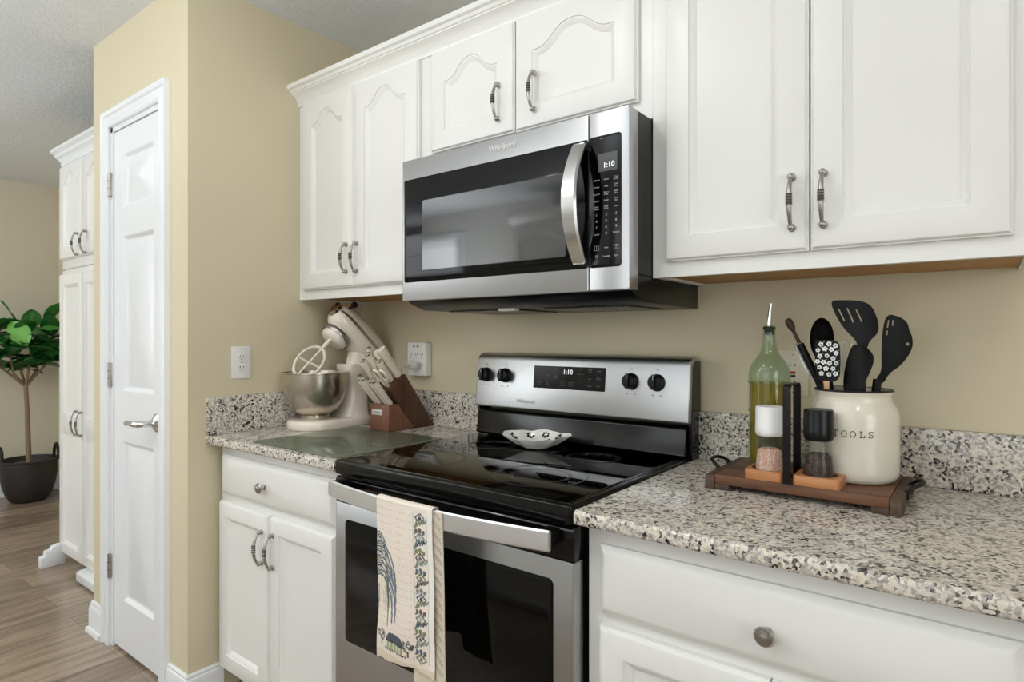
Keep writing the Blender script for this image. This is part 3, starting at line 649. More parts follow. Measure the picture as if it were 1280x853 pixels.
# ------------------------------------------------------------------ printed towel over the oven handle
def towel():
    def hy(x): t = (x-.381)/.352; return -.712-.034*(1-t*t)
    import colorsys
    base = lin('eee2d4'); wht = lin('f4eee6'); blue = lin('5d6c7c'); gry = lin('7d8079'); grn = lin('7d8560'); dk = lin('3f444b'); brn = lin('6a594a'); lt = lin('a9b3b5')
    rnd = random.Random(3)
    ink = {}
    def dab(u, v, r, c):
        # r in metres; the print is kept on a 1.4 mm lattice
        k = .0014; U, V = u*.186, v
        r *= 1.55; n = int(r/k)+1; iu, iv = round(U/k), round(V/k)
        for a in range(-n, n+1):
            for b_ in range(-n, n+1):
                if a*a+b_*b_ <= (r/k)**2+.3: ink[(iu+a, iv+b_)] = c
    def stroke(pts, r, c):
        for (u0, v0), (u1, v1) in zip(pts, pts[1:]):
            n = max(2, int((abs(u1-u0)*.186+abs(v1-v0))/.001))
            for i in range(n+1): dab(u0+(u1-u0)*i/n, v0+(v1-v0)*i/n, r, c)
    # falling tail plumes at the left edge
    for k in range(19):
        v0 = .080+.0055*k; w_ = .30+.08*math.sin(k*2.1); drop = .07+.05*rnd.random()
        if k < 4: w_ *= .62+.1*k
        pts = [(max(-.01, w_*math.sin(PI/2*t)**.9), v0+drop*t*t-.006*math.sin(PI*t)) for t in [i/10 for i in range(11)]]
        stroke(pts, .0009, [blue, gry, dk, lt, blue, grn][k % 6])
    for k in range(7): stroke([(.02+.035*k, .20+.008*(k % 3)), (.01+.04*k, .245+.012*(k % 2))], .0007, gry if k % 2 else blue)
    # border of little birds, leaves and lozenges
    v = .022; k = 0
    while v < .345:
        c1, c2 = [(blue, dk), (grn, gry), (brn, blue), (gry, lt)][k % 4]; uc = .80
        if k % 3 == 0: stroke([(uc-.08, v), (uc, v+.010), (uc+.08, v), (uc, v-.010), (uc-.08, v)], .001, c1); dab(uc, v, .003, c2)
        elif k % 3 == 1:
            stroke([(uc-.09, v+.008), (uc-.02, v-.004), (uc+.09, v-.008)], .0012, c1)
            for j in range(5): stroke([(uc-.08+.04*j, v+.006-.003*j), (uc-.05+.04*j, v-.009-.001*j)], .0009, c2 if j % 2 else c1)
        else:
            for j in range(3): dab(uc-.06+.06*j, v-.003*(j % 2), .0035, c1); stroke([(uc-.09+.06*j, v+.007), (uc-.05+.06*j, v+.002)], .0009, c2)
        stroke([(uc-.115, v-.009), (uc-.115, v+.009)], .0006, lt); stroke([(uc+.115, v-.009), (uc+.115, v+.009)], .0006, lt)
        v += .0148; k += 1
    # cottage between two trees along the hem
    vb = .338
    for tx in (.09, .60):
        for j in range(26): a_ = rnd.random()*2*PI; q = rnd.random()**.5; dab(tx+.075*q*math.cos(a_), vb-.024+.013*q*math.sin(a_), .0018, gry if j % 3 else dk)
        stroke([(tx, vb-.012), (tx, vb)], .0012, brn)
    for i in range(40):
        u_ = .22+.30*i/39; stroke([(u_, vb-.020), (u_, vb-.002)], .0009, lin('a3ab86') if (i//4) % 2 else lin('d3d6ba'))
        top = vb-.020-.017*min(1, (u_-.20)/.08, (.56-u_)/.07); stroke([(u_, vb-.020), (u_, top)], .0009, lin('5b636d') if i % 3 else dk)
    stroke([(.2, vb-.019), (.54, vb-.019)], .001, dk)
    for i in range(14): dab(.18+.03*i+.01*rnd.random(), vb+.003*rnd.random(), .0015, brn)
    def motif(u, v):
        c = ink.get((round(u*.186/.0014), round(v/.0014)))
        if c is not None: return c
        if int(v/.0085) % 2 == 0 and int(u*.186/.0035) % 3 == 0 and (v % .0085) < .004 and v < .32 and u < .68: return lin('d9c9b2')
        if v > .352: return lin('e2d4bd')
        if u > .90: return wht
        return base
    nu, nvf, nvb, nt = 130, 260, 70, 10
    x0, wd = .268, .186
    mb_v, cols, faces = [], [], []
    rows = []
    # path: back hem up, over the bar, down the front
    for k in range(nvb+nt+nvf+1):
        if k <= nvb: s = ('b', 1-k/nvb)
        elif k <= nvb+nt: s = ('t', (k-nvb)/nt)
        else: s = ('f', (k-nvb-nt)/nvf)
        rows.append(s)
    for kind, t in rows:
        for i in range(nu+1):
            u = i/nu; x = x0+wd*u; yb = hy(x)
            sw = .003*math.sin(u*9+.6)+.0018*math.sin(u*21)
            if kind == 'b':
                v = .30*t; y = yb+.005+.004*t; z = .868-v; c = wht
            elif kind == 't':
                a = PI*t; y = yb-.005+.0105*math.cos(a)-.0; z = .868+.006*math.sin(a); c = base
                v = 0
            else:
                ln = .366+.010*math.sin(u*3.1+2.0)+.035*max(0, u-.6)
                v = t*ln; f = min(1, v/.25)
                y = yb-.0155+sw*f-.004*f*math.sin(PI*u)+.002*math.sin(v*33+u*3)*f; z = .868-v
                x = x0+wd*u + .004*f*math.sin(v*9) - .006*f*(u-.5) + .012*(v/.38)*(u-.2)
                c = motif(u, v)
            mb_v.append((x, y, z)); cols.append((*c, 1))
    # second layer: the folded-under half showing at the right
    n1 = len(rows); off = len(mb_v); n2u, n2v = 24, 110
    for k in range(n2v+1):
        v = .405*k/n2v
        for i in range(n2u+1):
            u = i/n2u; x = x0+wd*.62+(wd*.52)*u; f = min(1, v/.2)
            y = hy(x)-.0118+.003*f+.002*math.sin(u*8+v*10)*f; z = .8725-v-.004*u
            x += .010*(v/.38)
            s = math.sin(v*420+u*19)*math.sin(u*37+v*160)
            c = lin('d9ccb6')
            if .62 < u < .93 and v < .36: c = lin('a09c90') if s > .45 else lin('c0b7a6') if s > .1 else lin('d6cbb7')
            mb_v.append((x, y, z)); cols.append((*c, 1))
    def grid(o, nr, nc):
        for k in range(nr-1):
            for i in range(nc-1): faces.append((o+k*nc+i, o+k*nc+i+1, o+(k+1)*nc+i+1, o+(k+1)*nc+i))
    grid(0, n1, nu+1); grid(off, n2v+1, n2u+1)
    me = bpy.data.meshes.new('dish_towel'); me.from_pydata(mb_v, [], faces); me.materials.append(M['towel'])
    ca = me.color_attributes.new('print', 'FLOAT_COLOR', 'POINT')
    for i, c in enumerate(cols): ca.data[i].color = c
    for p in me.polygons: p.use_smooth = True
    o = bpy.data.objects.new('dish_towel', me); COL.objects.link(o)
    so = o.modifiers.new('thickness', 'SOLIDIFY'); so.thickness = .0012; so.offset = 0
    tag(o, 'cream printed cotton dish towel hanging over the oven door handle', 'towel')
    fr = MB()
    for i in range(5):
        x = .43+.012*i; fr.tube([(x, -.752, .475), (x+.002, -.7525, .468), (x-.001, -.752, .458-.004*(i % 3))], .0006, 5)
    fr.build('loose_thread', M['whitecap'], o)
towel()

# ------------------------------------------------------------------ outlets
def duplex(parent, place, half=.018):
    """two receptacle faces; place(u, v, out) -> xyz"""
    mb = MB()
    for s in (-1, 1):
        mb.prism([(u, s*.019+v) for u, v in rrect(-.0165, .0165, -.014, .014, .009)], place, .0052, .0064, bev=.0004)
        for u, hgt in ((-.006, .0042), (.006, .0032)): mb.prism([(u-.001, s*.019+.003-hgt), (u+.001, s*.019+.003-hgt), (u+.001, s*.019+.003+hgt), (u-.001, s*.019+.003+hgt)], place, .0062, .0067, mi=1)
        mb.prism(arc(0, s*.019-.0065, .0024, 0, 2*PI*11/12, 11), place, .0062, .0067, mi=1)
    mb.prism(arc(0, 0, .002, 0, 2*PI*11/12, 11), place, .0052, .0062, mi=1)
    return mb.build('receptacle', [M['plate'], M['ink']], parent)
def outlet_side():
    r = thing('wall_outlet', 'white duplex outlet on the closet side wall above the granite splash', 'outlet', (XL, -.551, 1.155))
    pl = lambda u, v, a: (XL+a, -.551+u, 1.155+v)
    MB().prism(rrect(-.036, .036, -.058, .058, .004), pl, .0002, .0054, bev=.002).build('cover_plate', M['plate'], r); duplex(r, pl)
outlet_side()
def outlet_gfci():
    cx, cz = 1.012, 1.153
    r = thing('wall_outlet', 'ivory outlet with red test button behind the oil bottle', 'outlet', (cx, 0, cz))
    pl = lambda u, v, a: (cx+u, -a, cz+v)
    MB().prism(rrect(-.037, .037, -.059, .059, .004), pl, .0002, .0054, bev=.002).build('cover_plate', plain('ivory_plastic', 'e6dcc6', .3), r)
    mb = MB(); mb.prism(rrect(-.017, .017, -.034, .034, .003), pl, .005, .0068, bev=.0005)
    for s in (-1, 1):
        for u, h in ((-.006, .0045), (.006, .0035)): mb.prism([(u-.0011, s*.022-h), (u+.0011, s*.022-h), (u+.0011, s*.022+h), (u-.0011, s*.022+h)], pl, .0066, .0071, mi=1)
    for s in (-1, 1): mb.prism(arc(0, s*.049, .0028, 0, 2*PI*11/12, 11), pl, .0052, .0062, mi=2)
    mb.build('receptacle', [plain('ivory_face', 'e9e0cc', .3), M['ink'], M['nickel']], r)
    b = MB(); b.prism(rrect(-.007, .007, -.001, .006, .001), pl, .0066, .0084); b.build('test_button', M['red'], r)['label'] = 'red button'
    b = MB(); b.prism(rrect(-.007, .007, -.010, -.0035, .001), pl, .0066, .0084); b.build('reset_button', M['ink'], r)
outlet_gfci()
def surge():
    cx, cz = -.362, 1.161
    r = thing('surge_protector', 'white six-outlet surge protector plugged into the back wall', 'surge protector', (cx, 0, cz))
    pl = lambda u, v, a: (cx+u, -a, cz+v)
    MB().prism(rrect(-.052, .052, -.066, .066, .006), pl, .0003, .034, bev=.004).build('housing', M['plate'], r)
    mb = MB()
    for v0 in (.018, -.022):
        for u0 in (-.03, 0, .03):
            for u, h in ((-.005, .005), (.005, .004)): mb.prism([(u0+u-.001, v0-h), (u0+u+.001, v0-h), (u0+u+.001, v0+h), (u0+u-.001, v0+h)], pl, .0335, .0345)
            mb.prism(arc(u0, v0-.012, .0023, 0, 2*PI*9/10, 9), pl, .0335, .0345)
    mb.build('socket_slots', M['ink'], r)
    for u in (-.014, .008): MB().prism(rrect(u-.005, u+.005, .047, .052, .001), pl, .0335, .0347).build('indicator', M['ink'], r)
surge()
def plug_cord():
    r = thing('power_cord', 'pale appliance cord and plug running from the surge protector behind the knife block', 'cord', (-.362, -.04, 1.139))
    p = MB(); p.box(-.375, -.338, -.062, -.036, 1.123, 1.150, bev=.005); p.build('plug', M['clearplug'], r)
    c = MB(); c.tube([(-.375, -.052, 1.137), (-.40, -.056, 1.134), (-.425, -.056, 1.12), (-.44, -.05, 1.09), (-.445, -.045, 1.02), (-.447, -.045, .95), (-.46, -.06, .912), (-.50, -.075, .910)], .0035, 8); c.build('cable', M['clearplug'], r)
plug_cord()

# ------------------------------------------------------------------ glass board, mixer, knife block
tag(MB().prism(rrect(-.47, -.014, -.655, -.235, .012), lambda u, v, a: (u, v, a), ZT+.0008, ZT+.0052, bev=.001).build('cutting_board', M['boardglass']), 'thin green-tinted glass cutting board on the granite left of the range', 'cutting board')
ZB = ZT
def mixer():
    # local frame: bowl towards -y, column at +y
    r = thing('stand_mixer', 'cream stand mixer with tilted-up head and steel bowl in the corner', 'stand mixer', (-.585, -.27, ZT+.0006), math.radians(-6))
    loc = dict(world=False)
    # base: plate narrow at the back, round under the bowl, rising into the column
    def plan(t):
        # outline of base plate: front semicircle radius .103 about (0,-.065), back half-width .075 at y=.125
        P = [(.103*math.cos(a), -.065+.103*math.sin(a)) for a in [PI+PI*i/20 for i in range(21)]] + [(.094, .0), (.08, .06), (.074, .12), (.06, .145), (0, .152), (-.06, .145), (-.074, .12), (-.08, .06), (-.094, 0)]
        return [(x*t, -.065+(y+.065)*t) for x, y in P]
    b = MB(); b.loops([[(x, y, z) for x, y in plan(t)] for t, z in ((.97, .0), (1, .004), (1, .022), (.97, .030), (.9, .034))], True, True, True)
    # column
    L = []
    for hx, y0, y1, z in ((.072, .015, .150, .028), (.062, .03, .148, .045), (.056, .045, .146, .075), (.053, .052, .145, .11), (.051, .052, .144, .16), (.052, .045, .144, .205), (.054, .038, .144, .225), (.052, .04, .142, .236)):
        L.append([(hx*c*(abs(c)**-.35 if abs(c) > 1e-3 else 1), .5*(y0+y1)+.5*(y1-y0)*s*(abs(s)**-.35 if abs(s) > 1e-3 else 1), z) for c, s in [(math.cos(2*PI*i/28), math.sin(2*PI*i/28)) for i in range(28)]])
    b.loops(L, True, False, True)
    b.build('base_and_column', M['cream_enamel'], r, world=False, angle=50)
    # bowl
    bw = MB(); c = (0, -.065, .034)
    bw.lathe([(.05, .0), (.052, .002), (.052, .016), (.048, .018), (.062, .022), (.085, .04), (.103, .07), (.113, .105), (.117, .145), (.1185, .170), (.1215, .172), (.1215, .175), (.118, .175), (.1165, .165), (.112, .105), (.10, .07), (.08, .042), (.05, .026), (.0001, .024)], c, (0, 0, 1), 48)
    bw.build('bowl', M['bowlsteel'], r, world=False, angle=50)
    # head, tilted back about the hinge
    hinge = Vector((0, .09, .245)); tilt = math.radians(46)
    Rm = Matrix.Translation((0, .052, -.030)) @ Matrix.Translation(hinge) @ Matrix.Rotation(-tilt, 4, 'X') @ Matrix.Translation(-hinge)
    h = MB(); L = []
    prof = [(.165, .006), (.160, .03), (.145, .05), (.12, .062), (.08, .068), (.03, .070), (-.03, .069), (-.09, .066), (-.115, .062), (-.135, .055), (-.150, .046), (-.157, .036), (-.159, .02)]
    for y, rr in prof:
        lp = []
        for i in range(32):
            a = 2*PI*i/32; cz = math.sin(a); lp.append((rr*.9*math.cos(a), y, .312+rr*(1.0 if cz > 0 else .92)*cz+.05*(0)))
        L.append(lp)
    h.loops(L, True, True, True)
    # neck from head down to the column
    L = []
    for z, hx, y0, y1 in ((.19, .044, .035, .150), (.245, .048, .0, .155), (.27, .05, -.02, .155)):
        L.append([(hx*math.cos(2*PI*i/24), .5*(y0+y1)+.5*(y1-y0)*math.sin(2*PI*i/24), z) for i in range(24)])
    h.loops(L, True, True, True)
    h.xform(Rm); hd = h.build('head', M['cream_enamel'], r, world=False, angle=50)
    t = MB()   # steel band along the side
    L = []
    for y, rr in prof[1:-1]:
        pts = []
        for a in (-.10, .10): pts += [(s, a) for s in (1,)]
        L.append([((rr*.9+.0012)*math.cos(a), y, .318+(rr+.0012)*math.sin(a)) for a in (-.085, -.03, .03, .085)])
    t.loops(L, False); L2 = [[(-x, y, z) for x, y, z in lp] for lp in L]; t.loops(L2, False); t.xform(Rm); t.build('trim_band', M['nickel'], hd, world=False)
    a = MB(); a.lathe([(.030, 0), (.030, .012), (.026, .014), (.0001, .0145)], (0, -.158, .316), (0, -1, 0), 24); a.xform(Rm); a.build('attachment_hub', M['chrome'], hd, world=False)
    k = MB(); k.lathe([(.004, 0), (.004, .02), (.012, .022), (.013, .034), (.009, .038), (.0001, .039)], (.04, -.140, .345), (.8, -.1, .55), 16); k.sphere((0.0, -.167, .338), .011); k.xform(Rm); k.build('hub_knob', M['blackmat'], hd, world=False)
    pl = MB(); pl.lathe([(.054, .02), (.054, .0), (.052, -.018), (.045, -.026), (.03, -.032), (.0001, -.034)], (0, -.085, .247), (0, 0, 1), 32); pl.xform(Rm); pl.build('planetary_hub', M['cream_enamel'], hd, world=False)
    rg = MB(); rg.lathe([(.0575, -.004), (.0595, 0), (.0595, .012), (.0575, .016)], (0, -.085, .244), (0, 0, 1), 32, cap=False); rg.xform(Rm); rg.build('drip_ring', M['nickel'], hd, world=False)
    bt = MB(); c = Vector((.012, -.098, 0))
    bt.tube([c+Vector((0, 0, .215)), c+Vector((0, 0, .19)), c+Vector((0, 0, .165))], [.009, .011, .007], 12)
    frame = [(0, .168), (.02, .162), (.04, .145), (.052, .12), (.055, .09), (.046, .06), (.028, .036), (0, .026), (-.028, .036), (-.046, .06), (-.055, .09), (-.052, .12), (-.04, .145), (-.02, .162)]
    bt.tube([c+Vector((x, 0, z)) for x, z in frame], .0066, 10, closed=True)
    bt.tube([c+Vector((0, 0, .17)), c+Vector((0, 0, .1)), c+Vector((0, 0, .027))], .0048, 8); bt.tube([c+Vector((-.052, 0, .085)), c+Vector((.052, 0, .105))], .004, 8)
    bt.xform(Rm @ Matrix.Translation(c) @ Matrix.Rotation(math.radians(65), 4, 'Z') @ Matrix.Diagonal((.80, .9, 1.0, 1)) @ Matrix.Translation(-c) @ Matrix.Translation((0, 0, .0))); bt.build('flat_beater', M['beater'], hd, world=False)
    pin = MB(); pin.lathe([(.0075, .0), (.0075, .02)], (.012, -.098, .2), (0, 0, 1), 12); pin.xform(Rm); pin.build('beater_shaft', M['chrome'], hd, world=False)
    lv = MB(); lv.lathe([(.004, 0), (.004, .006), (.008, .008), (.008, .013)], (.053, .09, .19), (1, 0, 0), 14); lv.build('lock_knob', M['nickel'], r, world=False)
mixer()

def knife_block():
    # local: u across (x), y depth (front is -y), z up
    x0, x1 = -.383, -.277
    r = thing('knife_block', 'slanted dark walnut knife block beside the mixer', 'knife block', (-.33, -.12, ZT+.0006))
    fx = lambda a0: (lambda u, v, a: (a, u, v))
    z = ZT+.0006
    MB().prism([(-.248, z), (-.248, z+.098), (-.205, z+.098), (-.118, z)], fx(0), x0, x1, bev=.002).build('front_block', M['kfront'], r)
    MB().prism([(-.116, z), (-.205, z+.1), (-.238, z+.148), (-.169, z+.205), (-.018, z)], fx(0), x0, x1, bev=.002).build('main_block', M['kblock'], r)
    MB().box(-.368, -.312, -.2495, -.2481, z+.058, z+.078, bev=.0004).build('name_plate', plain('silver_plate', 'cfcdc8', .35, .3), r)['label'] = 'small silver name plate'
    m = MB()
    for i in range(6): m.box(-.359+.0065*i, -.3545+.0065*i, -.2499, -.2494, z+.066, z+.070)
    m.build('plate_lettering', M['legend_dim'], r)
knife_block()
KD = Vector((0, -.62, .785)).normalized()
def knife(name, label, x, s, t_len, wd=.0095, th=.0085, butt='steel', cat='knife', cant=0.0, rise=0.0):
    """handle of a knife standing in the block; s = distance along the slanted top face from its front edge"""
    z = ZT+.0006
    face = Vector((0, .069, .057)).normalized(); p = Vector((x, -.238, z+.148))+face*s; wd *= 1.22; th *= 1.15
    d = (KD+Vector((cant, 0, rise))).normalized()
    r = thing(name, label, cat, tuple(p), 0, 'knives standing in the walnut block')
    side = Vector((1, 0, 0)); up = d.cross(side).normalized(); mb = MB(); L = []
    prof = [(.006, .8, 1.0), (.012, .95, 1), (.3*t_len, .9, 1), (.55*t_len, 1.0, 1), (.8*t_len, .95, 1), (.95*t_len, 1.1, 1), (t_len, .9, .9)]
    for a, wk, tk in prof:
        c = p+d*a; W2, T2 = wd*wk, th*tk
        L.append([c+up*(W2*math.copysign(abs(math.cos(q))**.6, math.cos(q)))+side*(T2*math.copysign(abs(math.sin(q))**.6, math.sin(q))) for q in [2*PI*i/16 for i in range(16)]])
    mb.loops(L, True, True, True); mb.build('handle', M['khandle'], r)
    b = MB(); b.tube([p+d*(-.003), p+d*.007], [.7*wd, .75*wd], 12, flat=((1, 0, 0), .55)); b.build('bolster', M['chrome'], r)
    for a in (.3, .62): MB().lathe([(.0018, -.0004), (.0018, .0006), (.0001, .0008)], p+d*(a*t_len)+side*th, (1, 0, 0), 8).build('rivet', M['nickel'], r)
    if butt == 'steel':
        e = MB(); e.tube([p+d*(t_len-.002), p+d*(t_len+.004), p+d*(t_len+.007)], [wd*.95, wd*.9, wd*.5], 12, flat=((1, 0, 0), .9)); e.build('butt_cap', M['chrome'], r)
    return r
knife('carving_knife', 'thick ivory-handled knife at the back right of the walnut block', -.296, .072, .135, .013, .0095, butt='none')
knife('chef_knife', 'ivory-handled knife in the back row, left of the thick one', -.322, .066, .128, .012, .0085, butt='none')
knife('bread_knife', 'steel-capped knife at the back left of the walnut block, nearest the mixer', -.362, .066, .135, .011)
knife('slicing_knife', 'steel-capped knife in the middle row, second from the mixer', -.346, .043, .13, .0105)
knife('boning_knife', 'steel-capped knife in the middle row at the right', -.312, .044, .098, .0105)
knife('utility_knife', 'steel-capped knife in the front row, leftmost over the mixer column', -.368, .022, .115, .0095)
def shears():
    z = ZT+.0006; face = Vector((0, .069, .057)).normalized(); p = Vector((-.312, -.238, z+.148))+face*.02
    r = thing('kitchen_shears', 'ivory kitchen shears with two finger loops at the front of the knife block', 'scissors', tuple(p))
    for s in (-1, 1):
        mb = MB(); c = p+KD*.052+Vector((s*.017, 0, 0)); up = KD
        pts = [c+Vector((1, 0, 0))*(.014*math.cos(a))+up*(.026*math.sin(a)) for a in [2*PI*i/20 for i in range(20)]]
        mb.tube(pts, .0048, 8, closed=True); mb.tube([p-KD*.004+Vector((s*.004, 0, 0)), p+KD*.02+Vector((s*.008, 0, 0)), p+KD*.034+Vector((s*.012, 0, 0))], [.006, .007, .0055], 8)
        mb.build('finger_loop', M['khandle'], r)
    MB().lathe([(.006, -.008), (.006, .008)], p+KD*.002, (0, .785, .62), 12).build('pivot', M['chrome'], r)
shears()
def steak(i, x, y, lab, dz, tl):
    z = ZT+.0006+.098; p = Vector((x, y, z)); d = Vector((0, -.66, .75)).normalized(); side = Vector((1, 0, 0)); up = d.cross(side)
    r = thing('steak_knife', lab, 'knife', tuple(p), 0, 'steak knives in the front of the block')
    mb = MB(); L = []
    for a, wk in ((-.004, .55), (.004, 1.0), (.02, .9), (.05, 1.0), (tl-.012, 1.05), (tl, .8)):
        c = p+d*a; L.append([c+up*(.0108*wk*math.cos(q))+side*(.0085*wk*math.sin(q)) for q in [2*PI*k/14 for k in range(14)]])
    mb.loops(L, True, True, True); mb.build('handle', M['khandle'], r)
    for a in (.25, .5, .75): MB().lathe([(.0016, -.0004), (.0016, .0006), (.0001, .0008)], p+d*(a*tl)+side*.0085, (1, 0, 0), 8).build('rivet', M['groove'], r)
    e = MB(); e.tube([p+d*(tl-.003), p+d*(tl+.003), p+d*(tl+.005)], [.0112, .0105, .005], 12); e.build('butt_cap', M['chrome'], r)
for i, (x, lab) in enumerate(((-.291, 'steak knife at the right end of the front row in the block'), (-.309, 'steak knife second from the right in the front row of the block'), (-.345, 'steak knife second from the left in the front row of the block'), (-.364, 'steak knife at the left end of the front row, beside the mixer'))):
    steak(i, x, -.226, lab, 0, .118+.008*(i > 1))

# ------------------------------------------------------------------ china dish on the cooktop
def dish():
    r = thing('spoon_rest', 'small white scalloped china dish with dark flowers on the cooktop', 'dish', (.342, -.215, .9152), math.radians(24))
    n = 72; L = []
    def rad(a):
        c = abs(math.cos(a)); return 1+.055*math.cos(9*a)*1+.26*c**10
    def pt(a, k, z, lift): 
        q = 1+(rad(a)-1)*max(0, (k-.45)/.55); return (.082*k*q*math.cos(a), .056*k*(1+.05*math.cos(9*a)*max(0, (k-.45)/.55))*math.sin(a), z+lift*(abs(math.cos(a))**8)+((.009+.006*abs(math.cos(2.5*a)))*k**4*max(0, math.sin(a))**.5 if k > .6 else 0))
    for k, z, lf in ((.02, .0005, 0), (.42, .0005, 0), (.46, .003, 0), (.7, .013, 0), (.88, .024, .003), (1.0, .031, .008), (1.01, .033, .008), (.98, .033, .008), (.86, .026, .004), (.68, .0155, 0), (.42, .006, 0), (.02, .005, 0)):
        L.append([pt(2*PI*i/n, k, z, lf) for i in range(n)])
    MB().loops(L, True, True, True).build('bowl', M['china'], r, world=False, angle=60)
    fl = MB()
    for a0 in (.42, 1.22, 1.92, 2.72, 3.9, 5.4):
        c = Vector(pt(a0, .84, .0275, .002)); rm = Matrix.Rotation(a0, 4, 'Z')
        for j in range(6):
            b = j*PI/3; st = len(fl.v); fl.sphere((0, 0, 0), .0046, sc=(1, 1, .35), seg=8, rings=5)
            off = rm @ Vector((.0078*math.cos(b)*.9, .0095*math.sin(b), .0078*math.cos(b)*.75)); fl.xform(Matrix.Translation(c+off) @ rm @ Matrix.Rotation(-.65, 4, 'Y'), st)
    fl.build('flower_motif', M['ink'], r, world=False)
dish()

# ------------------------------------------------------------------ tray and what stands on it
TZ = .940
def tray():
    r = thing('serving_tray', 'dark brown wooden riser tray with iron handles on the right worktop', 'tray', (1.095, -.215, ZT))
    x0, x1, y0, y1 = .926, 1.262, -.342, -.09
    t = MB()
    for i in range(3):
        a = y0+(y1-y0)*i/3; t.box(x0, x1, a, a+(y1-y0)/3-.0006, TZ-.021, TZ, bev=.0015)
    t.build('plank_top', M['traywood'], r)
    for xa, xb in ((.9045, .9255), (1.2625, 1.2835)):
        e = MB(); e.prism([(y0-.003, ZT+.0004), (y0-.003, TZ-.012), (y0+.006, TZ-.002), (y1-.006, TZ-.002), (y1+.003, TZ-.012), (y1+.003, ZT+.0004), (y1-.045, ZT+.0004), (y1-.05, ZT+.013), (y0+.05, ZT+.013), (y0+.045, ZT+.0004)], lambda u, v, a: (a, u, v), xa, xb, bev=.002)
        e.build('end_board', M['trayend'], r)
    for xa, xb in ((.926, .957), (1.231, 1.262)):
        for ya, yb in ((y0, y0+.04), (y1-.04, y1)): MB().box(xa, xb, ya, yb, ZT+.0004, TZ-.0212, bev=.0015).build('foot', M['trayend'], r)
    for s, xa in ((-1, .9045), (1, 1.2835)):
        h = MB(); h.tube([(xa-s*.004, -.255, TZ-.004), (xa+s*.004, -.255, TZ+.002), (xa+s*.012, -.25, TZ+.008), (xa+s*.022, -.237, TZ+.012), (xa+s*.025, -.216, TZ+.013), (xa+s*.022, -.195, TZ+.012), (xa+s*.012, -.182, TZ+.008), (xa+s*.004, -.177, TZ+.002), (xa-s*.004, -.177, TZ-.004)], .0042, 10)
        for y in (-.255, -.177): h.box(xa-s*.002, xa+s*.004, y-.01, y+.01, TZ-.016, TZ-.002, bev=.001)
        h.build('handle', M['iron'], r)
tray()
def caddy():
    r = thing('mill_caddy', 'small acacia wood holder with tall black strap handle between the two mills', 'holder', (1.088, -.302, TZ))
    z = TZ+.0005
    for cx, x0, x1 in ((1.03, .990, 1.0695), (1.133, 1.0885, 1.1775)):
        b = MB(); n = 36; rim = [(u, v) for u, v in rrect(x0, x1, -.343, -.262, .009, 8)]
        m = len(rim); cy = -.302; R = .0335
        circ = [(cx+R*math.cos(2*PI*(i+.5)/m+PI*0), cy+R*math.sin(2*PI*(i+.5)/m)) for i in range(m)]
        L = [[(x, y, z) for x, y in rim], [(x, y, z+.019) for x, y in rim], [(x+(cx-x)*.02, y+(cy-y)*.02, z+.0205) for x, y in rim], [(x, y, z+.0205) for x, y in circ], [(x, y, z+.008) for x, y in circ]]
        b.loops(L, True, True, True); b.build('wooden_base', M['holderwood'], r)
    s = MB(); P = []
    xa, xb = 1.0712, 1.087
    outer = [(-.347, z), (-.347, z+.196)] + [(-.347+.012-.012*math.cos(a), z+.196+.012*math.sin(a)) for a in [PI/2*i/5 for i in range(1, 6)]] + [(-.268, z+.208)] + [(-.268+.012*math.sin(a), z+.196+.012*math.cos(a)) for a in [PI/2*i/5 for i in range(1, 6)]] + [(-.256, z)]
    inner = [(-.259, z), (-.259, z+.199), (-.268, z+.205), (-.335, z+.205), (-.344, z+.199), (-.344, z)]
    s.prism(outer+inner, lambda u, v, a: (a, u, v), xa, xb, bev=.0006); s.build('strap_handle', M['iron'], r)
    MB().box(1.0699, 1.0883, -.30, -.285, z+.004, z+.012).build('joining_bar', M['iron'], r)
caddy()
def mill(label, cx, capm, capmat, fill, flab):
    cy = -.302; z0 = TZ+.0095
    r = thing('spice_mill', label, 'spice mill', (cx, cy, z0))
    g = MB(); g.lathe([(.0001, 0), (.029, 0), (.0315, .003), (.0305, .02), (.027, .05), (.0245, .078), (.0245, .085), (.0225, .085), (.0225, .078), (.025, .05), (.0285, .02), (.0285, .006), (.0001, .005)], (cx, cy, z0), (0, 0, 1), 40); g.build('glass_jar', M['glass'], r, angle=50)
    f = MB(); top = .052; f.lathe([(.0001, .0055), (.0278, .0065), (.0279, .02), (.0255, .042), (.0245, top-.002), (.018, top+.003), (.008, top+.001), (.0001, top+.004)], (cx, cy, z0), (0, 0, 1), 32); f.build('contents', fill, r)['label'] = flab
    c = MB(); c.lathe([(.0001, .082), (.0255, .083), (.0275, .086), (.029, .089), (.0292, .104), (.0288, .105), (.0285, .143), (.0275, .1465), (.025, .1475), (.02, .147), (.0001, .1465)], (cx, cy, z0), (0, 0, 1), 40); c.build('cap', capmat, r, angle=40)
mill('white-capped glass mill of pink salt in the wooden holder', 1.033, None, M['whitecap'], M['salt'], 'coarse pink salt')
mill('black-capped glass mill of dark peppercorns in the wooden holder', 1.131, None, M['blacksatin'], M['pepper'], 'dark peppercorns')
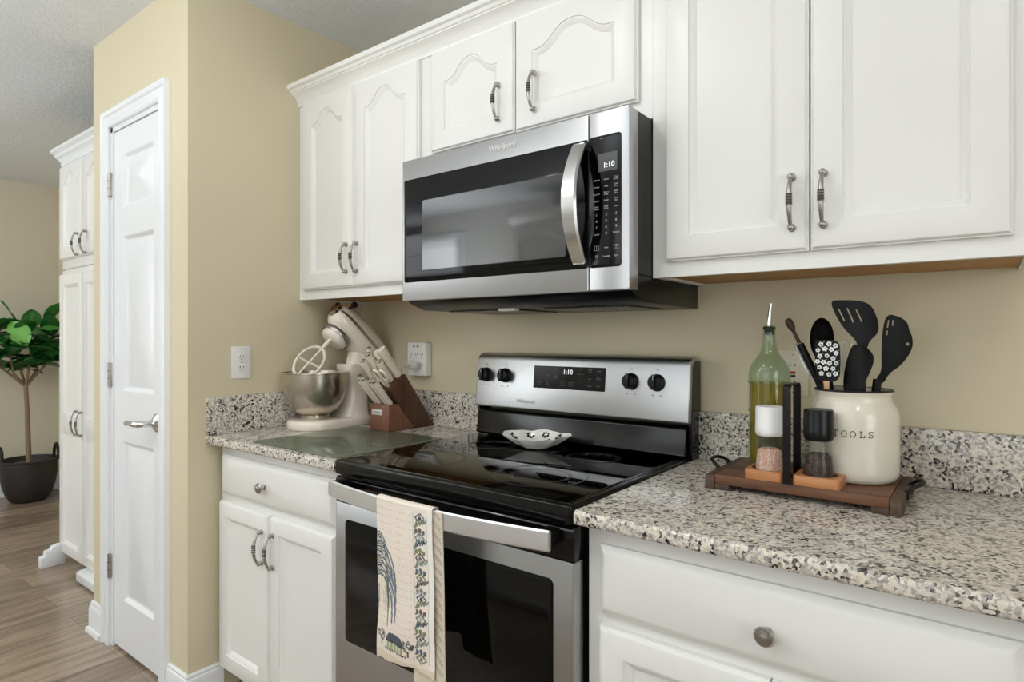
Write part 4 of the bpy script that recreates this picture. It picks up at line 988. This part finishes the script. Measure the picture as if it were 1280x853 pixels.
def bottle():
    cx, cy, z0 = .9945, -.158, TZ+.0005
    r = thing('oil_bottle', 'tall green glass bottle half full of olive oil with a steel pourer', 'bottle', (cx, cy, z0))
    o = MB(); prof = [(.0001, 0), (.042, 0), (.0465, .004)]
    for i in range(1, 19): prof += [(.0468+(.0006 if i % 2 else 0), .004+.0105*i)]
    prof += [(.0478, .2), (.0472, .203), (.0482, .207), (.0478, .214), (.0472, .221), (.0448, .232), (.041, .241), (.034, .2515), (.0262, .262), (.0205, .273), (.0172, .286), (.0152, .301), (.0142, .315), (.0142, .322), (.0158, .324), (.0158, .328), (.0146, .3295), (.0158, .331), (.0158, .336), (.0135, .3372), (.0115, .336), (.0115, .315), (.014, .287), (.0178, .273), (.0235, .262), (.0315, .2515), (.0385, .241), (.0425, .231), (.0442, .219), (.0442, .008), (.0001, .006)]
    o.lathe(prof, (cx, cy, z0), (0, 0, 1), 48); o.build('glass_body', M['greenglass'], r, angle=60)
    f = MB(); f.lathe([(.0001, .0068), (.0435, .0078), (.0438, .197), (.0001, .197)], (cx, cy, z0), (0, 0, 1), 40); f.build('olive_oil', M['oil'], r)
    bd = MB()
    for zz in (.198, .05, .09, .13):
        n = 40
        for i in range(n): 
            a = 2*PI*i/n; bd.sphere((cx+.0468*math.cos(a), cy+.0468*math.sin(a), z0+zz), .0022, seg=6, rings=4)
    bd.build('beading', M['greenglass'], r)
    s = MB(); s.lathe([(.0112, .312), (.0112, .325), (.0145, .327), (.0145, .331), (.009, .333)], (cx, cy, z0), (0, 0, 1), 20); s.build('stopper', M['blackmat'], r)
    p = MB(); p.tube([(cx, cy, z0+.331), (cx, cy, z0+.345), (cx+.001, cy, z0+.365), (cx+.004, cy, z0+.388)], [.0062, .0055, .0045, .0032], 12); p.tube([(cx-.003, cy, z0+.33), (cx-.004, cy, z0+.27)], .002, 8); p.build('pour_spout', M['chrome'], r)
bottle()
JC = (1.178, -.188)
def crock():
    z0 = TZ+.0005; cx, cy = JC
    r = thing('utensil_crock', 'cream stoneware crock lettered in black on the wooden tray', 'crock', (cx, cy, z0))
    b = MB(); b.lathe([(.0001, .0), (.07, 0), (.08, .003), (.086, .012), (.0875, .025), (.0875, .135), (.0865, .145), (.082, .157), (.0755, .168), (.0735, .175), (.0735, .184), (.0765, .189), (.0765, .193), (.072, .193), (.0705, .185), (.0705, .172), (.083, .14), (.083, .02), (.07, .008), (.0001, .007)], (cx, cy, z0), (0, 0, 1), 56); b.build('body', M['jar'], r, angle=60)
    k = MB(); k.lathe([(.0768, .1905), (.0772, .193), (.0755, .1945), (.0722, .1945), (.0718, .193)], (cx, cy, z0), (0, 0, 1), 56, cap=False); k.build('dark_rim', M['rimblack'], r)['label'] = 'dark band round the rim'
    # typewriter lettering built from strokes and wrapped on the body
    G = {'T': [[(0, .9), (1, .9)], [(.5, .9), (.5, 0)], [(.25, 0), (.75, 0)], [(0, .9), (0, .65)], [(1, .9), (1, .65)]],
         'O': [[(.5+.46*math.cos(2*PI*i/20), .45+.45*math.sin(2*PI*i/20)) for i in range(21)]],
         'L': [[(.3, .9), (.3, 0)], [(.05, .9), (.55, .9)], [(.05, 0), (.95, 0), (.95, .3)]],
         'S': [[(.85, .9), (.85, .68)], [(.85, .74), (.72, .87), (.5, .9), (.25, .86), (.13, .7), (.22, .54), (.5, .46), (.78, .38), (.9, .22), (.78, .06), (.5, 0), (.25, .03), (.12, .16)], [(.12, .26), (.12, 0)]]}
    t = MB(); hgt = .0135; adv = .0165; th = .0009; R = .0876; tz = z0+.1
    a_mid = math.radians(-90+8)
    for i, ch in enumerate('TOOLS'):
        for st in G[ch]:
            for (u0, v0), (u1, v1) in zip(st, st[1:]):
                p0, p1 = Vector((u0*.0105, v0*hgt)), Vector((u1*.0105, v1*hgt)); d = (p1-p0); 
                if d.length < 1e-7: continue
                d.normalize(); q = Vector((-d.y, d.x))*th*.75; e = d*th*.3
                quad = [p0-e+q, p0-e-q, p1+e-q, p1+e+q]
                def wrap(p, o): a = a_mid+(p.x+adv*(i-2.3))/R; return (cx+(R+o)*math.cos(a), cy+(R+o)*math.sin(a), tz+p.y)
                t.add([wrap(p, .0001) for p in quad]+[wrap(p, .0005) for p in quad], [(0, 1, 2, 3), (7, 6, 5, 4), (0, 4, 5, 1), (1, 5, 6, 2), (2, 6, 7, 3), (3, 7, 4, 0)])
    t.build('lettering', M['ink'], r, weld=False)
crock()

# utensils: heads face the room, handles go down into the crock
CB = Vector((JC[0], JC[1], TZ+.012))
def blade(mb, poly, y, th, bulge=0.0, lean=0.0, mi=0, holes=()):
    """flat head cut from an outline in x-z at depth y, with thickness and slight dish"""
    xs = [p[0] for p in poly]; zs = [p[1] for p in poly]; cx, cz = .5*(min(xs)+max(xs)), min(zs); w2 = .5*(max(xs)-min(xs))
    bm = bmesh.new(); vs = [bm.verts.new((x, 0, z)) for x, z in poly]; es = [bm.edges.new((vs[i], vs[(i+1) % len(vs)])) for i in range(len(vs))]
    for h in holes:
        hv = [bm.verts.new((x, 0, z)) for x, z in h]; es += [bm.edges.new((hv[i], hv[(i+1) % len(hv)])) for i in range(len(hv))]
    bmesh.ops.triangle_fill(bm, use_beauty=True, use_dissolve=False, edges=es, normal=(0, -1, 0))
    bmesh.ops.subdivide_edges(bm, edges=[e for e in bm.edges if e.calc_length() > .018], cuts=1); bmesh.ops.triangulate(bm, faces=bm.faces)
    ret = bmesh.ops.extrude_face_region(bm, geom=list(bm.faces)); nv = [g for g in ret['geom'] if isinstance(g, bmesh.types.BMVert)]
    for v in nv: v.co.y += th
    for v in bm.verts: v.co.y += y + lean*(v.co.z-cz) + bulge*(1-min(1, ((v.co.x-cx)/w2)**2))
    bmesh.ops.recalc_face_normals(bm, faces=bm.faces); mb.frombm(bm, mi)
def smooth_poly(P, it=2):
    for _ in range(it):
        Q = []
        for i in range(len(P)):
            a, b = P[i], P[(i+1) % len(P)]; Q += [(.75*a[0]+.25*b[0], .75*a[1]+.25*b[1]), (.25*a[0]+.75*b[0], .25*a[1]+.75*b[1])]
        P = Q
    return P
def stick(mb, a, b, r0, r1, flat=.6, mi=0): mb.tube([a, tuple(.5*(Vector(a)+Vector(b))), b], [r0, .5*(r0+r1), r1], 10, flat=((0, 1, 0), flat), mi=mi)
def utensil(name, label, cat='utensil'): return thing(name, label, cat, tuple(CB), 0, 'cooking utensils in the crock')
def foot(x, y): return (JC[0]+(x-JC[0])*.45, JC[1]+(y-JC[1])*.9, CB.z)
def slot(x0, z0, x1, z1, w2):
    d = Vector((x1-x0, z1-z0)).normalized(); n = Vector((-d.y, d.x))*w2
    return [(x0+n.x, z0+n.y), (x0-n.x, z0-n.y), (x1-n.x, z1-n.y), (x1+n.x, z1+n.y)]
def tools():
    # slotted turner, tallest
    r = utensil('slotted_turner', 'tall black slotted turner with three slots, highest in the crock', 'turner'); mb = MB()
    P = smooth_poly([(1.128, 1.331), (1.150, 1.331), (1.186, 1.329), (1.206, 1.321), (1.216, 1.305), (1.2245, 1.275), (1.222, 1.255), (1.206, 1.238), (1.203, 1.222), (1.186, 1.222), (1.182, 1.24), (1.158, 1.265), (1.138, 1.30)], 2)
    blade(mb, P, -.170, .003, -.006, .05, holes=[slot(1.1455, 1.312, 1.158, 1.284, .0016), slot(1.163, 1.313, 1.176, 1.28, .0016), slot(1.181, 1.309, 1.1925, 1.281, .0016)])
    mb.build('head', M['nylon'], r, angle=40); h = MB(); stick(h, (1.194, -.170, 1.232), foot(1.194, -.165), .0095, .007); h.build('handle', M['nylon'], r)
    # solid spoon with tall bowl at the left back
    r = utensil('serving_spoon', 'black spoon with deep oval bowl, behind the patterned spatula', 'spoon'); mb = MB(); L = []
    for k, dy in ((1.0, 0), (.97, .003), (.75, .010), (.4, .015), (.02, .017)): L.append([(1.110+.0255*k*math.cos(a), -.158+dy-.1*.05*math.sin(a), 1.242+.050*k*math.sin(a)) for a in [2*PI*i/32 for i in range(32)]])
    Lb = [[(x, y+.002, z) for x, y, z in lp] for lp in L]; mb.loops(L[::-1]+Lb, True, True, True); mb.build('bowl', M['nylon'], r, angle=50); h = MB(); stick(h, (1.118, -.155, 1.198), foot(1.118, -.150), .0075, .0065); h.build('handle', M['nylon'], r)
    # patterned spatula with pale wooden neck
    r = utensil('patterned_spatula', 'black spatula printed with white flowers on a pale wooden handle', 'spatula'); mb = MB()
    P = smooth_poly([(1.112, 1.243), (1.150, 1.2405), (1.1575, 1.232), (1.158, 1.19), (1.157, 1.158), (1.143, 1.148), (1.120, 1.150), (1.110, 1.162), (1.108, 1.2), (1.109, 1.236)], 2)
    blade(mb, P, -.224, .007, -.002, .0); hd = mb.build('head', M['nylon'], r, angle=40); fl = MB(); rn = random.Random(5)
    spots = [(1.121, 1.232), (1.137, 1.237-.004), (1.150, 1.229), (1.115, 1.219), (1.129, 1.222), (1.142, 1.221), (1.151, 1.213), (1.119, 1.206), (1.133, 1.207), (1.145, 1.201), (1.114, 1.194), (1.126, 1.193), (1.138, 1.191), (1.151, 1.191), (1.118, 1.181), (1.131, 1.179), (1.145, 1.179), (1.122, 1.168), (1.137, 1.166), (1.150, 1.168)]
    for x, z in spots:
        n = 5; rr = .0042+rn.random()*.0014; ph = rn.random()*6
        for j in range(n):
            a = ph+2*PI*j/n; fl.lathe([(.0024, 0), (.0024, .0005)], (x+rr*.62*math.cos(a), -.2264, z+rr*.62*math.sin(a)), (0, -1, 0), 8)
        fl.lathe([(.0012, .0004), (.0012, .0008)], (x, -.2264, z), (0, -1, 0), 8, mi=1)
        fl.lathe([(.0008, 0), (.0008, .0005)], (x+.006, -.2264, z+.006), (0, -1, 0), 6)
    fl.build('flower_print', [M['whiteprint'], M['nylon']], hd); h = MB(); h.box(1.1265, 1.1375, -.2265, -.2165, 1.133, 1.152, bev=.001); stick(h, (1.132, -.2215, 1.136), foot(1.132, -.226), .006, .006, .9); h.build('handle', M['palewood'], r)['label'] = 'pale wooden handle'
    # round-shouldered solid turner below the slotted one
    r = utensil('solid_spoon', 'broad black spoon standing in front of the slotted turner', 'spoon'); mb = MB()
    P = smooth_poly([(1.178, 1.232), (1.196, 1.231), (1.214, 1.219), (1.2205, 1.2), (1.212, 1.172), (1.203, 1.15), (1.201, 1.120), (1.163, 1.120), (1.160, 1.15), (1.166, 1.19)], 2)
    blade(mb, P, -.202, .004, -.009, .0); mb.build('bowl', M['nylon'], r, angle=40); h = MB(); stick(h, (1.182, -.202, 1.15), foot(1.182, -.206), .009, .007); h.build('handle', M['nylon'], r)
    # right-hand slotted spoon
    r = utensil('slotted_spoon', 'black slotted spoon leaning to the right side of the crock', 'spoon'); mb = MB()
    P = smooth_poly([(1.240, 1.298), (1.262, 1.292), (1.278, 1.280), (1.281, 1.262), (1.287, 1.248), (1.2875, 1.226), (1.277, 1.204), (1.262, 1.184), (1.244, 1.170), (1.233, 1.146), (1.214, 1.142), (1.222, 1.16), (1.231, 1.176), (1.230, 1.21), (1.232, 1.262)], 2)
    blade(mb, P, -.182, .003, .006, -.03, holes=[slot(1.2435, 1.284, 1.2415, 1.268, .0011), slot(1.2515, 1.284, 1.2505, 1.272, .0011), slot(1.241, 1.262, 1.2405, 1.252, .001), slot(1.2775, 1.236, 1.2785, 1.230, .0026)])
    mb.build('bowl', M['nylon'], r, angle=40); h = MB(); stick(h, (1.2235, -.181, 1.157), foot(1.2235, -.186), .009, .007); h.build('handle', M['nylon'], r)
    # basting brush / peeler at the far left
    r = utensil('pastry_brush', 'thin black brush with brown tip and clear sleeve, leaning furthest left', 'brush'); A, B = Vector((1.070, -.19, 1.232)), Vector((1.121, -.192, 1.122))
    h = MB(); h.tube([A, .5*(A+B), B, Vector(foot(1.10, -.192))], [.0085, .0085, .008, .006], 12); h.build('handle', M['nylon'], r)
    c = MB(); off = Vector((-.009, -.004, -.003)); c.tube([A+off+(A-B)*.02, .5*(A+B)+off, B+off*.1], [.004, .004, .003], 8); c.build('sleeve', M['chrome'], r)
    d = (A-B).normalized(); t = MB(); t.tube([A+d*.002, A+d*.02, A+d*.036], [.0045, .004, .004], 10); t.tube([A+d*.034, A+d*.042, A+d*.058, A+d*.064], [.0045, .008, .0085, .005], 10); t.build('tip', M['browntip'], r)['label'] = 'brown tip'
    # whisk
    r = utensil('wire_whisk', 'pale wire whisk half hidden behind the printed spatula', 'whisk'); mb = MB(); c = Vector((1.163, -.160, 1.0))
    for k in range(6):
        a = PI*k/6; P = []
        for i in range(15):
            t = i/14; q = math.sin(PI*t)**.8; s = -1 if t < .5 else 1; rr = .021*q if True else 0; zz = 1.135+.102*math.sin(PI*t)**.75
            x = (2*t-1); wdt = .021*math.sin(PI*min(t, 1-t)*1.0*1)**.5 if 0 < t < 1 else 0
            P.append(c+Vector((math.cos(a)*s*wdt*(1 if abs(x) > .05 else abs(x)/.05), math.sin(a)*s*wdt*(1 if abs(x) > .05 else abs(x)/.05), zz-1.0)))
        mb.tube(P, .0009, 6)
    mb.build('wires', M['clearplug'], r); h = MB(); stick(h, (1.163, -.160, 1.137), foot(1.163, -.145), .005, .006, 1); h.build('handle', M['nickel'], r)
tools()

# ------------------------------------------------------------------ potted fig in the dining end
def fig():
    px, py = -4.37, -.265
    r = thing('potted_fig', 'faux fiddle-leaf fig tree in a dark wicker basket by the far wall', 'plant', (px, py, 0))
    b = MB(); seg = 48; prof = [(.0001, .004), (.105, .002), (.118, .01), (.145, .06), (.163, .12), (.173, .18), (.177, .24), (.176, .30), (.182, .305), (.182, .318), (.170, .318), (.168, .30), (.15, .26), (.0001, .26)]
    b.lathe(prof, (px, py, 0), (0, 0, 1), seg); ob = b.build('basket', M['basket'], r, angle=50)
    me = ob.data; uv = me.uv_layers.new(name='UVMap')
    for lp in me.loops:
        v = me.vertices[lp.vertex_index].co; uv.data[lp.index].uv = ((math.atan2(v.y, v.x)+PI)*.17, v.z)
    for s in (-1, 1):
        MB().tube([(px+.10*s*.35+.055*math.cos(a), py+s*.165+.03*math.cos(a)*0, .300+.115*math.sin(a)) for a in [PI*i/14 for i in range(15)]], .011, 8).build('basket_handle', M['basket'], r)
    s_ = MB(); s_.lathe([(.0001, .285), (.1, .287), (.166, .275)], (px, py, 0), (0, 0, 1), 24, cap=False); s_.build('moss', M['soil'], r)
    t = MB(); t.tube([(px, py+.0, .27), (px-.005, py-.005, .5), (px+.004, py-.012, .7), (px, py-.02, .88)], [.019, .017, .0155, .014], 10)
    ends = []
    for dx, dy, hz in ((.03, -.10, 1.12), (-.02, .09, 1.16), (.06, .02, 1.30), (-.06, -.05, 1.34), (.02, .16, 1.25), (.05, -.2, 1.22)):
        e = Vector((px+dx, py-.02+dy, hz)); st = Vector((px, py-.02, .87)); mid = .5*(st+e)+Vector((dx*.3, dy*.3, -.02)); t.tube([st, mid, e], [.0105, .008, .005], 8); ends.append((st, mid, e))
    t.build('trunk', M['bark'], r)
    lf = MB(); tone = []; rn = random.Random(11)
    def leaf(base, d, L, W, tn, roll=0.0):
        d = d.normalized(); side = d.cross(Vector((0, 0, 1)));
        if side.length < .1: side = Vector((1, 0, 0))
        side.normalize(); side = Matrix.Rotation(roll, 3, d) @ side; nrm = side.cross(d).normalized(); n0 = len(lf.v); NU, NV = 12, 8; rows = []
        for i in range(NU+1):
            t_ = i/NU; wd = W*(math.sin(PI*t_**.8)**.75)*(.75+.35*t_) if 0 < t_ < 1 else .001; row = []
            for j in range(NV+1):
                u = -1+2*j/NV; p = base+d*(L*t_)+side*(wd*u)+nrm*(.03*L*math.sin(t_*9+u)*abs(u)+.16*W*abs(u)**1.5-.28*L*t_*t_); p.y = min(p.y, -.012-.02*t_*abs(u)); row.append(p)
            rows.append(row)
        lf.loops(rows, False); vein = .16
        for i in range(NU+1):
            for j in range(NV+1): tone.append(min(1, max(0, tn+(vein if j == NV//2 else 0)+(.05 if (i+abs(j-NV//2)) % 3 == 0 else 0))))
    for st, mid, e in ends:
        for q in range(9):
            f = .35+.65*q/8; p = mid+(e-mid)*min(1, max(0, (f-.3)/.7)); a = rn.random()*2*PI
            d = Vector((math.cos(a), math.sin(a), rn.uniform(-.1, .75))); leaf(p, d, rn.uniform(.15, .24), rn.uniform(.06, .085), rn.choice([.2, .3, .4, .45, .55, .65]), rn.uniform(-.6, .6))
        leaf(e, Vector((rn.uniform(-.4, .4), rn.uniform(-.4, .4), 1)), .19, .07, .45, rn.uniform(-1, 1))
    V = Vector((1.406+4.37, -1.7+.265, 0)).normalized()
    leaf(Vector((px+.10, py-.12, 1.36)), Vector((.5, .25, -.8)), .2, .075, .98, 0.9)
    leaf(Vector((px+.12, py+.02, 1.30)), Vector((.5, .8, .2)), .2, .06, .72, 0.3)
    leaf(Vector((px+.02, py+.12, 1.36)), Vector((.5, .1, .9)), .2, .07, .6, 0.2)
    ob = lf.build('foliage', M['leaf'], r, angle=180, weld=False)
    at = ob.data.attributes.new('tone', 'FLOAT', 'POINT')
    for i, tv in enumerate(tone): at.data[i].value = tv
fig()

# ------------------------------------------------------------------ behind the camera: what the appliances mirror
def opposite():
    r = thing('wall_cabinet', 'white arched two-door wall cabinet across the room, mirrored in the microwave glass', 'cabinet', (-1.1, YR+.3, 1.4))
    x0, x1, yf = -1.75, -.55, YR+.33; m = MB()
    m.box(x0, x1, YR+.001, yf, 1.4, 2.2, bev=.002); m.build('body', M['white'], r)
    for a0, a1 in ((-1.73, -1.16), (-1.15, -.57)):
        d = MB(); panel_door(d, a0, a1, 1.43, 2.16, -yf-.02, .0195, .055, top=.11)
        for v in d.v: v.y = -v.y
        d.build('door', M['white'], r, angle=28)
    c = MB(); P = [(0, 2.19), (.01, 2.2), (.04, 2.24), (.06, 2.27), (.06, 2.29), (0, 2.29)]; c.loops([[(x, yf+o, z) for o, z in P] for x in (x0-.03, x1+.03)], True, True, True); c.build('crown_moulding', M['white'], r)
opposite()
def opposite_base():  # unseen cabinet run added so the range steel reflects white
    r = thing('base_cabinet', 'white base cabinet run added across the room to whiten reflections in the steel', 'cabinet', (.2, YR+.3, 0))
    x0, x1, yf = -1.75, 2.0, YR+.62; m = MB(); m.box(x0, x1, YR+.03, yf, .1, .875, bev=.002); m.box(x0, x1, YR+.03, yf-.07, 0, .1); m.build('body', M['white'], r)
    for i in range(6):
        a0 = x0+.02+.623*i; d = MB(); panel_door(d, a0, a0+.59, .12, .68, -yf-.02, .0195)
        for v in d.v: v.y = -v.y
        d.build('door', M['white'], r, angle=28); box('drawer', (a0, a0+.59, yf, yf+.0195, .71, .85), M['white'], r, bev=.005)
    box('worktop', (x0-.01, x1+.01, YR+.03, yf+.03, .8755, .906), M['granite'], r, bev=.006)
opposite_base()
def cans():
    for i, (x, y, p) in enumerate(CANS):
        where = ['near the rear wall', 'above the range', 'added as fill over the middle of the kitchen', 'above the right worktop', 'over the dining end'][i]
        r = thing('recessed_light', 'white round recessed ceiling light '+where, 'light', (x, y, ZC), 0, 'recessed ceiling lights')
        m = MB(); m.lathe([(.095, -.0005), (.095, -.006), (.075, -.008), (.072, -.0005)], (x, y, ZC), (0, 0, 1), 32, cap=False); m.build('trim_ring', M['plate'], r)
        m = MB(); m.lathe([(.0001, -.002), (.072, -.002), (.072, -.0035), (.0001, -.0035)], (x, y, ZC), (0, 0, 1), 32); m.build('lamp_disc', M['lamp'], r)
        d = bpy.data.lights.new('can_light', 'AREA'); d.shape = 'DISK'; d.size = .16; d.energy = p; d.color = (1, .99, .97)
        o = bpy.data.objects.new('can_light', d); COL.objects.link(o); o.location = (x, y, ZC-.012)
cans()
